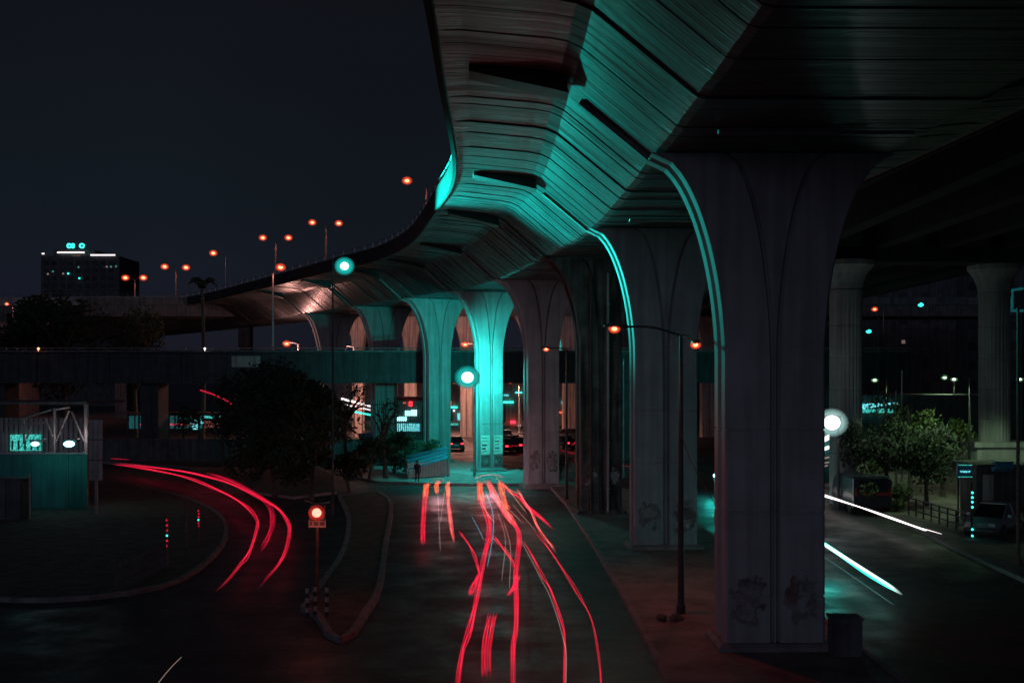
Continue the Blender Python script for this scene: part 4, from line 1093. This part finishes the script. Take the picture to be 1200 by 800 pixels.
# ------------------------------------------------------------------ fence, stall, person by the lit pier
fp = empty('railing_fence', (-11,95,0), 'tall dark bar fence left of the dim green pier', 'fence')
a_, c_ = Vector((at(425,0,93).x,93,0)), Vector((at(496,0,95).x,95,0)); b = MB()
for z in (2.4,5.3): b.bar((a_.x,a_.y,z),(c_.x,c_.y,z),.045)
for i in range(30):
    p = a_.lerp(c_,i/29); b.bar((p.x,p.y,0),(p.x,p.y,5.6),.03,5)
b.build('bars', DSTEEL, fp)
b = MB(); m_ = a_.lerp(c_,.5); b.box((m_.x,m_.y+.02,1.1),(5.3,.3,2.2),math.atan2(c_.y-a_.y,c_.x-a_.x)); b.build('base_wall', DARKW, fp)
ks = empty('lit_shop', (-11,114,0), 'small shop front with dazzling teal white lights behind the bar fence', 'shop')
d = 113
b = MB(); b.box((at(475,0,d).x,d+1.6,2.8),(4.2,3,5.6)); b.build('wall', DARKW, ks)
em_rect(462,488,477,493,d,E_SHOP,'light_panel',ks); em_rect(474,481,481,487,d,E_SHOP,'light_panel',ks); em_rect(482,480,489,487,d-.1,E_SHOP,'light_panel',ks)
em_rect(463,496,492,505,d,E_WINB,'shop_window',ks)
b = MB(); b.sphere(at(481,473,d),.26,12,8); b.build('red_lamp', E_TAIL, ks)
b = MB(); b.sphere(at(474,472,d),.12,12,8); b.build('orange_lamp', E_TAILO, ks)
tp = empty('canopy_stall', (-7,84,0), 'low stall with a sloping teal lit slatted roof beside the dim green pier', 'stall')
A = [at(476,533,84),at(524,523,86),at(525,537,83),at(479,551,81)]
b = MB()
for k in range(8):
    t0, t1 = k/8+.01, (k+1)/8-.01
    q = [A[0].lerp(A[3],t0),A[1].lerp(A[2],t0),A[1].lerp(A[2],t1),A[0].lerp(A[3],t1)]
    dz = Vector((0,0,.06*(k % 2)))
    b.add([v+dz for v in q]+[v+dz-Vector((0,0,.05)) for v in q],[(0,1,2,3),(7,6,5,4),(0,4,5,1),(1,5,6,2),(2,6,7,3),(3,7,4,0)])
b.build('roof', BLUEP, tp)
for i,v in enumerate(A):
    b = MB(); b.bar((v.x,v.y,.1),(v.x,v.y,v.z-.06),.05); b.build('post', STEEL, tp)
b = MB()
for i in range(14):
    p = A[3].lerp(A[2],i/13); b.box((p.x,p.y+.25,.75),(.2,.06,1.1))
b.build('counter', WHITEP, tp)
b = MB(); v = (A[0]+A[1]+A[2]+A[3])/4; b.box((v.x,v.y+.8,.65),(2.6,1.0,1.1)); b.build('cabinet', DARKW, tp)
for a,c,lb,m in ((at(470,533,80.5),(.9,.5,.5),'crumpled teal tarpaulin bundle on the corner of the stall',BLUEP),(at(434,517,85),(1.4,1.0,.9),'pale blue box between the bushes left of the stall',BLUEP)):
    pass
tpn = MB(); q = at(478,531,80.0)
for i in range(3): tpn.sphere((q.x-.35+i*.4,q.y,q.z-.1+.1*(i % 2)),.36,8,6,.55)
# A-frame board
ab = empty('notice_board', (at(434,0,84).x,84,0), 'tilted pale blue board among the dark bushes left of the stall', 'board')
b = MB(); P = [at(418,508,84),at(436,506,84),at(440,528,84),at(432,525,84)]
b.add([v for v in P]+[v+Vector((0,.08,0)) for v in P],[(0,1,2,3),(7,6,5,4),(0,4,5,1),(1,5,6,2),(2,6,7,3),(3,7,4,0)]); b.build('panel', BLUEP, ab)
b = MB(); v = at(434,520,84); b.bar((v.x,84.05,0),(v.x,84.05,v.z+.2),.05); b.build('post', STEEL, ab)

def person(x, y, h, face, label):
    ro = empty('person', (x,y,0), label, 'person')
    k = h/1.75
    J = {'pel':(0,0,.95),'sp':(0,.01,1.18),'ch':(0,.0,1.38),'nk':(0,-.01,1.52),'hd':(0,-.02,1.60),'ht':(0,-.01,1.72),
         'hl':(.10,0,.90),'kl':(.11,-.02,.50),'al':(.12,.02,.09),'tl':(.14,-.13,.04),
         'hr':(-.10,0,.90),'kr':(-.12,-.05,.50),'ar':(-.13,.0,.09),'tr':(-.16,-.14,.04),
         'sl':(.18,.0,1.42),'el':(.24,.03,1.14),'wl':(.24,-.06,.90),'fl':(.23,-.1,.78),
         'sr':(-.18,.0,1.42),'er':(-.23,.04,1.14),'wr':(-.15,-.14,1.0),'fr':(-.06,-.19,1.0)}
    rad = {'pel':.15,'sp':.135,'ch':.15,'nk':.055,'hd':.085,'ht':.07,'hl':.095,'kl':.06,'al':.042,'tl':.035,'hr':.095,'kr':.06,'ar':.042,'tr':.035,'sl':.062,'el':.045,'wl':.032,'fl':.03,'sr':.062,'er':.045,'wr':.032,'fr':.03}
    E = [('pel','sp'),('sp','ch'),('ch','nk'),('nk','hd'),('hd','ht'),('pel','hl'),('hl','kl'),('kl','al'),('al','tl'),('pel','hr'),('hr','kr'),('kr','ar'),('ar','tr'),('ch','sl'),('sl','el'),('el','wl'),('wl','fl'),('ch','sr'),('sr','er'),('er','wr'),('wr','fr')]
    names = list(J); me = bpy.data.meshes.new('body')
    cs, sn = math.cos(face), math.sin(face)
    def W(v): return ((v[0]*cs-v[1]*sn)*k, (v[0]*sn+v[1]*cs)*k, v[2]*k)
    me.from_pydata([W(J[n_]) for n_ in names],[(names.index(a),names.index(b)) for a,b in E],[])
    o = bpy.data.objects.new('body', me); C.objects.link(o); o.parent = ro
    md = o.modifiers.new('skin','SKIN'); sv = me.skin_vertices[0].data
    for i,n_ in enumerate(names): sv[i].radius = (rad[n_]*k,)*2
    sv[0].use_root = True
    s2 = o.modifiers.new('sub','SUBSURF'); s2.levels = 2; s2.render_levels = 2
    me.materials.append(CLOTHD)
    hm = MB(); hm.sphere(W((0,.0,1.66)),.105*k,12,8,1.05); hm.build('hair', HAIR, ro, True).matrix_parent_inverse = Matrix.Identity(4)
    fm = MB(); fm.sphere(W((0,-.045,1.62)),.08*k,12,8,1.15); fm.sphere(W((0,-.125,1.61)),.018*k,6,4); fm.build('face', SKIN, ro, True).matrix_parent_inverse = Matrix.Identity(4)
    return ro
pp = on_ground(489,566); person(pp.x,pp.y,1.62,R(25),'person in dark clothes standing at the roadside before the teal lit stall')

# ------------------------------------------------------------------ vehicles
def car_proto(name, paint, label, cat, lit=True, roofsign=False, group=None):
    ro = empty(name,(0,0,0),label,cat,group); ro['_loc'] = 1
    # along +Y = forwards; cross sections (y, half width, z bottom, z shoulder)
    prof = [(-2.1,.62,.45,.80),(-2.05,.76,.30,.92),(-1.5,.82,.26,.95),(0,.84,.24,.93),(1.2,.83,.26,.88),(1.9,.74,.30,.74),(2.08,.58,.38,.62)]
    b = MB(); lo = []
    for y,hw,z0,z1 in prof:
        lo.append([(-hw*.9,y,z0),(-hw,y,z0+.15),(-hw,y,(z0+z1)/2),(-hw*.97,y,z1-.05),(-hw*.88,y,z1),(hw*.88,y,z1),(hw*.97,y,z1-.05),(hw,y,(z0+z1)/2),(hw,y,z0+.15),(hw*.9,y,z0)])
    b.loft(lo); b.build('body', paint, ro, True)
    g_ = MB(); lo = []
    for y,hw,z in ((-1.75,.70,.93),(-1.15,.60,1.40),(.05,.60,1.44),(.95,.70,.92)):
        lo.append([(-hw,y,z),(hw,y,z)])
    q = [(-1.75,.72),(-1.12,.58),(.05,.58),(.98,.72)]
    zz = [.92,1.40,1.44,.90]
    vs = []
    for (y,hw),z in zip(q,zz): vs += [(-hw,y,z),(hw,y,z)]
    for (y,hw) in (q[1],q[2]): vs += [(-.75,y,.92),(.75,y,.92)]
    g_.add(vs,[(0,1,3,2),(2,3,5,4),(4,5,7,6),(0,2,8),(2,4,10,8),(4,6,10),(3,1,9),(5,3,9,11),(7,5,11),(0,8,10,6,7,11,9,1)]); g_.build('cabin_glass', GLASSD, ro)
    r_ = MB(); r_.box((0,-.53,1.445),(1.14,1.2,.05)); 
    for sx in (-1,1):
        r_.bar((sx*.6,-1.12,1.42),(sx*.73,-1.76,.94),.03); r_.bar((sx*.6,.05,1.44),(sx*.73,.98,.92),.03); r_.bar((sx*.6,-.5,1.43),(sx*.76,-.5,.92),.03)
    r_.build('roof', paint, ro)
    for sx in (-1,1):
        for y in (-1.3,1.3):
            t_ = MB(); t_.tube([(sx*.68,y,.31),(sx*.86,y,.31)],.31,18); w_ = t_.build('wheel', RUBBER, ro)
            t_ = MB(); t_.tube([(sx*.84,y,.31),(sx*.875,y,.31)],.19,14); t_.build('rim', STEEL, w_)
        h = MB(); h.box((sx*.52,2.0,.66),(.3,.14,.16)); h.build('headlight', E_HEAD if lit else STEEL, ro)
        h = MB(); h.box((sx*.58,-2.06,.78),(.3,.10,.15)); h.build('tail_light', E_TAIL if lit else REDP, ro)
        h = MB(); h.box((sx*.92,.72,.98),(.16,.1,.12)); h.build('mirror', paint, ro)
    for y in (-2.13,2.1):
        h = MB(); h.box((0,y,.42),(1.3,.10,.16)); h.build('bumper', DSTEEL, ro)
    h = MB(); h.box((0,-2.13,.62),(.5,.03,.12)); h.build('number_plate', WHITEP, ro)
    if roofsign:
        h = MB(); h.box((0,-.3,1.54),(.5,.2,.14)); h.build('roof_sign', WHITEP, ro)
        h = MB(); h.box((0,-.53,1.478),(1.1,1.1,.012)); h.build('roof_panel', CARDK, ro)
    return ro
dark = car_proto('parked_car', CARDK, 'dark car with red tail lights on the far road left of the lit pier', 'car', True, False, 'cars on the far road')
dark.location = (at(533,0,116).x,116,0); dark.rotation_euler = (0,0,R(8))
copy_tree(dark,(at(601,0,118).x,118,0),R(-30),'dark car with red tail lights on the far road right of the lit pier')
copy_tree(dark,(at(640,0,126).x,126,0),R(-70),'dark car farthest along the far road, mostly hidden by the plain grey pier')
for px,y,rz,lb in ((622,121,-50,'dark car with red tail lights on the far road, half behind the plain grey pier'),(594,112,-15,'dark car with red tail lights nearest to the right side of the lit pier'),(655,117,40,'dark car with red tail lights just right of the plain grey pier'),(612,114,-20,'dark car with red tail lights on the far road, nearest beside the plain grey pier'),(590,130,15,'dark car with red tail lights beyond the broad red trail'),(663,133,60,'dark car with red tail lights seen between the plain grey and brown piers')):
    copy_tree(dark,(at(px,0,y).x,y,0),R(rz),lb)
cab = car_proto('taxi', CARYE, 'yellow and black taxi seen between the brown and blue grey piers', 'taxi', False, True); cab.location = (at(733,0,122).x,122,0); cab.rotation_euler = (0,0,R(80))
sv = car_proto('parked_car', CARGR, 'silver car parked under the trees, teal light glinting on its bonnet', 'car', False); sv.location = (at(1170,0,52).x,52.5,.13); sv.rotation_euler = (0,0,R(140))
h = MB(); q = at(1157,604,50.2)
# van rear at the bushes
vx = at(1012,0,62.5); VY = -8.0; vn = empty('van',(vx.x,62.5,0),'dark boxy van with a red stripe parked before the bushes','van')
b = MB(); lo = []
for y,hw,z0,z1 in ((68.9,1.0,.45,2.0),(69.0,1.08,.4,2.1),(71.8,1.08,.4,2.1),(72.6,1.05,.4,1.9),(73.2,1.0,.45,1.1)):
    lo.append([(vx.x-hw,y+VY,z0),(vx.x-hw,y+VY,z1-.12),(vx.x-hw+.12,y+VY,z1),(vx.x+hw-.12,y+VY,z1),(vx.x+hw,y+VY,z1-.12),(vx.x+hw,y+VY,z0)])
b.loft(lo); b.build('body', CARDK, vn)
b = MB(); b.box((vx.x,68.88+VY,1.62),(1.5,.04,.5)); b.build('rear_window', GLASSD, vn)
b = MB(); b.box((vx.x+.2,68.87+VY,1.15),(1.4,.05,.16)); b.build('stripe', REDP, vn)
for sx in (-1,1):
    b = MB(); b.box((vx.x+sx*.92,68.87+VY,1.25),(.1,.05,.4)); b.build('tail_light', REDP, vn)
    for y in (69.7,72.4):
        b = MB(); b.tube([(vx.x+sx*.85,y+VY,.34),(vx.x+sx*1.06,y+VY,.34)],.34,16); b.build('wheel', RUBBER, vn)
b = MB(); b.box((vx.x-1.08,68.9+VY,1.2),(.05,.06,1.6)); b.build('edge_trim', WHITEP, vn)

# ------------------------------------------------------------------ right kiosk, signs, string of lights
d = 56
kx = at(1172,0,d); kk = empty('kiosk',(kx.x,d,0),'dark roadside kiosk with a pale front panel and teal awning','kiosk')
b = MB(); b.box((kx.x+.3,d+1.0,1.6),(3.0,2.0,2.9)); b.build('wall', DARKW, kk)
em = MB(); a0, a1 = at(1152,556,d-.1), at(1164,596,d-.1); em.box(((a0.x+a1.x)/2,d-.1,(a0.z+a1.z)/2),(a1.x-a0.x,.08,a0.z-a1.z)); em.build('front_panel', PALEW, kk)
b = MB(); a0 = at(1169,540,d-.3); lo = []
for i in range(9):
    t = i/8*math.pi; lo.append([(a0.x-.45,d-.9+ .3*math.cos(t),a0.z-.3+.35*math.sin(t)),(a0.x+.45,d-.9+.3*math.cos(t),a0.z-.3+.35*math.sin(t)),(a0.x+.45,d-.7,a0.z-.5),(a0.x-.45,d-.7,a0.z-.5)])
b.loft(lo); b.build('awning', BLUEP, kk)
b = MB(); b.slab([(kx.x-1.6,d-1.1),(kx.x+2.2,d-1.1),(kx.x+2.2,d+2.2),(kx.x-1.6,d+2.2)],3.12,3.22); b.build('roof', DARKW, kk)
def sign(px,py,wpx,hpx,d,m,label,scr=False):
    q = at(px,py,d); ro = empty('shop_sign',(q.x,d,0),label,'sign')
    b = MB(); b.box((q.x,d,q.z),(wpx/F*d,.1,hpx/F*d)); pl = b.build('panel', m, ro)
    b = MB(); b.bar((q.x-wpx*.4/F*d,d+.09,.1),(q.x-wpx*.4/F*d,d+.09,q.z),.045); b.build('post', DSTEEL, ro)
    if scr:
        b = MB(); x0 = q.x-wpx*.36/F*d
        pts = [Vector((x0+i*wpx*.72/F*d/16,d-.062,q.z-.03+.035*math.sin(i*1.7)+.02*math.sin(i*3.1))) for i in range(17)]
        b.tube(pts,.028,5); b.build('lettering', E_WINB, pl)
        for zz in (-1,1):
            b = MB(); b.box((q.x,d-.055,q.z+zz*hpx*.46/F*d),(wpx*.96/F*d,.02,.04)); b.build('edge_light', E_WIN, pl)
sign(1130.5,551.5,17,15,55,BLUEP,'small blue shop sign with a wavy pale line of lettering beside the bushes',True)
sign(1146,549,13,10,57,PALEW,'plain pale grey board just right of the blue sign')
q = at(1139.5,600,51); ro = empty('light_string',(q.x,51,0),'dark slim pole hung with a column of small teal lights','light pole')
b = MB(); b.bar((q.x,51.1,.1),(q.x,51.1,at(0,565,51).z),.05); b.build('pole', DSTEEL, ro)
for py in (577,582.6,588,594,620,627.5):
    c = at(1139.5,py,51); b = MB(); b.sphere((c.x,51,c.z),.055,10,6); b.build('bulb', E_TEALS, ro)
# low metal guard rail by the parked car
gr = empty('guard_rail',(21.5,55,0),'low bent guard rail beside the right-hand road before the parked car','guard rail')
a_, c_ = Vector((at(1065,0,60).x,60,0)), Vector((at(1142,0,52).x,52,0)); b = MB()
for z in (.45,.8,1.05): b.bar((a_.x,a_.y,z),(c_.x,c_.y,z),.04)
b.build('rail', DSTEEL, gr)
for i in range(9):
    p = a_.lerp(c_,i/8); b = MB(); b.bar((p.x,p.y,.1),(p.x,p.y,1.1),.045); b.build('post', DSTEEL, gr)
# crate against the nearest pier
b = MB(); pw_, tw_, nw_ = cl_at(s_of_y(30.8)); q = pw_+nw_*1.75-tw_*1.2
bxr = empty('utility_box',(q.x,q.y,.14),'dark utility box standing against the foot of the nearest pier','utility box')
b.box((q.x,q.y,.62),(.75,.6,.96)); b.build('body', DARKW, bxr); b = MB(); b.box((q.x,q.y,1.13),(.83,.68,.06)); b.build('lid', DARKW, bxr)
b = MB(); b.box((q.x,q.y-.315,.62),(.62,.03,.8)); b.build('door', DARKW, bxr)
# guy wire from the near lamp post down to the nearest pier
b = MB(); P = catmull([at(797,505,34.8),at(812,545,33.6),at(845,603,31.5)],5); b.tube(P,.012,5)
tag(b.build('cable', DSTEEL), 'slack cable hanging from the tall double lamp post to the nearest pier', 'cable')
# rubble lump at the lamp post foot
b = MB(); v = on_ground(786,726,.14)
for i in range(7): b.sphere((v.x+random.uniform(-.45,.3),v.y+random.uniform(-.2,.2),.17+random.uniform(0,.08)),random.uniform(.1,.2),7,5,.6)
tag(b.build('rubble_heap', SOIL), 'small heap of rubble at the foot of the double lamp post', 'rubble')
# stray teal glint lamp low on the far road
q = at(838,558,70); ro = empty('bollard_light',(q.x,70,0),'small low teal light beside the left edge of the nearest pier','bollard light')
b = MB(); b.bar((q.x,70,0),(q.x,70,q.z),.06); b.build('post', DSTEEL, ro)
b = MB(); b.sphere((q.x,70,q.z+.05),.13,12,8); b.build('lens', E_TEAL, ro, True)
point('lamp_light',(q.x-.2,69.7,q.z+.2),160,TEAL,.1,ro)

for o in bpy.data.objects:
    if '_loc' in o: del o['_loc']
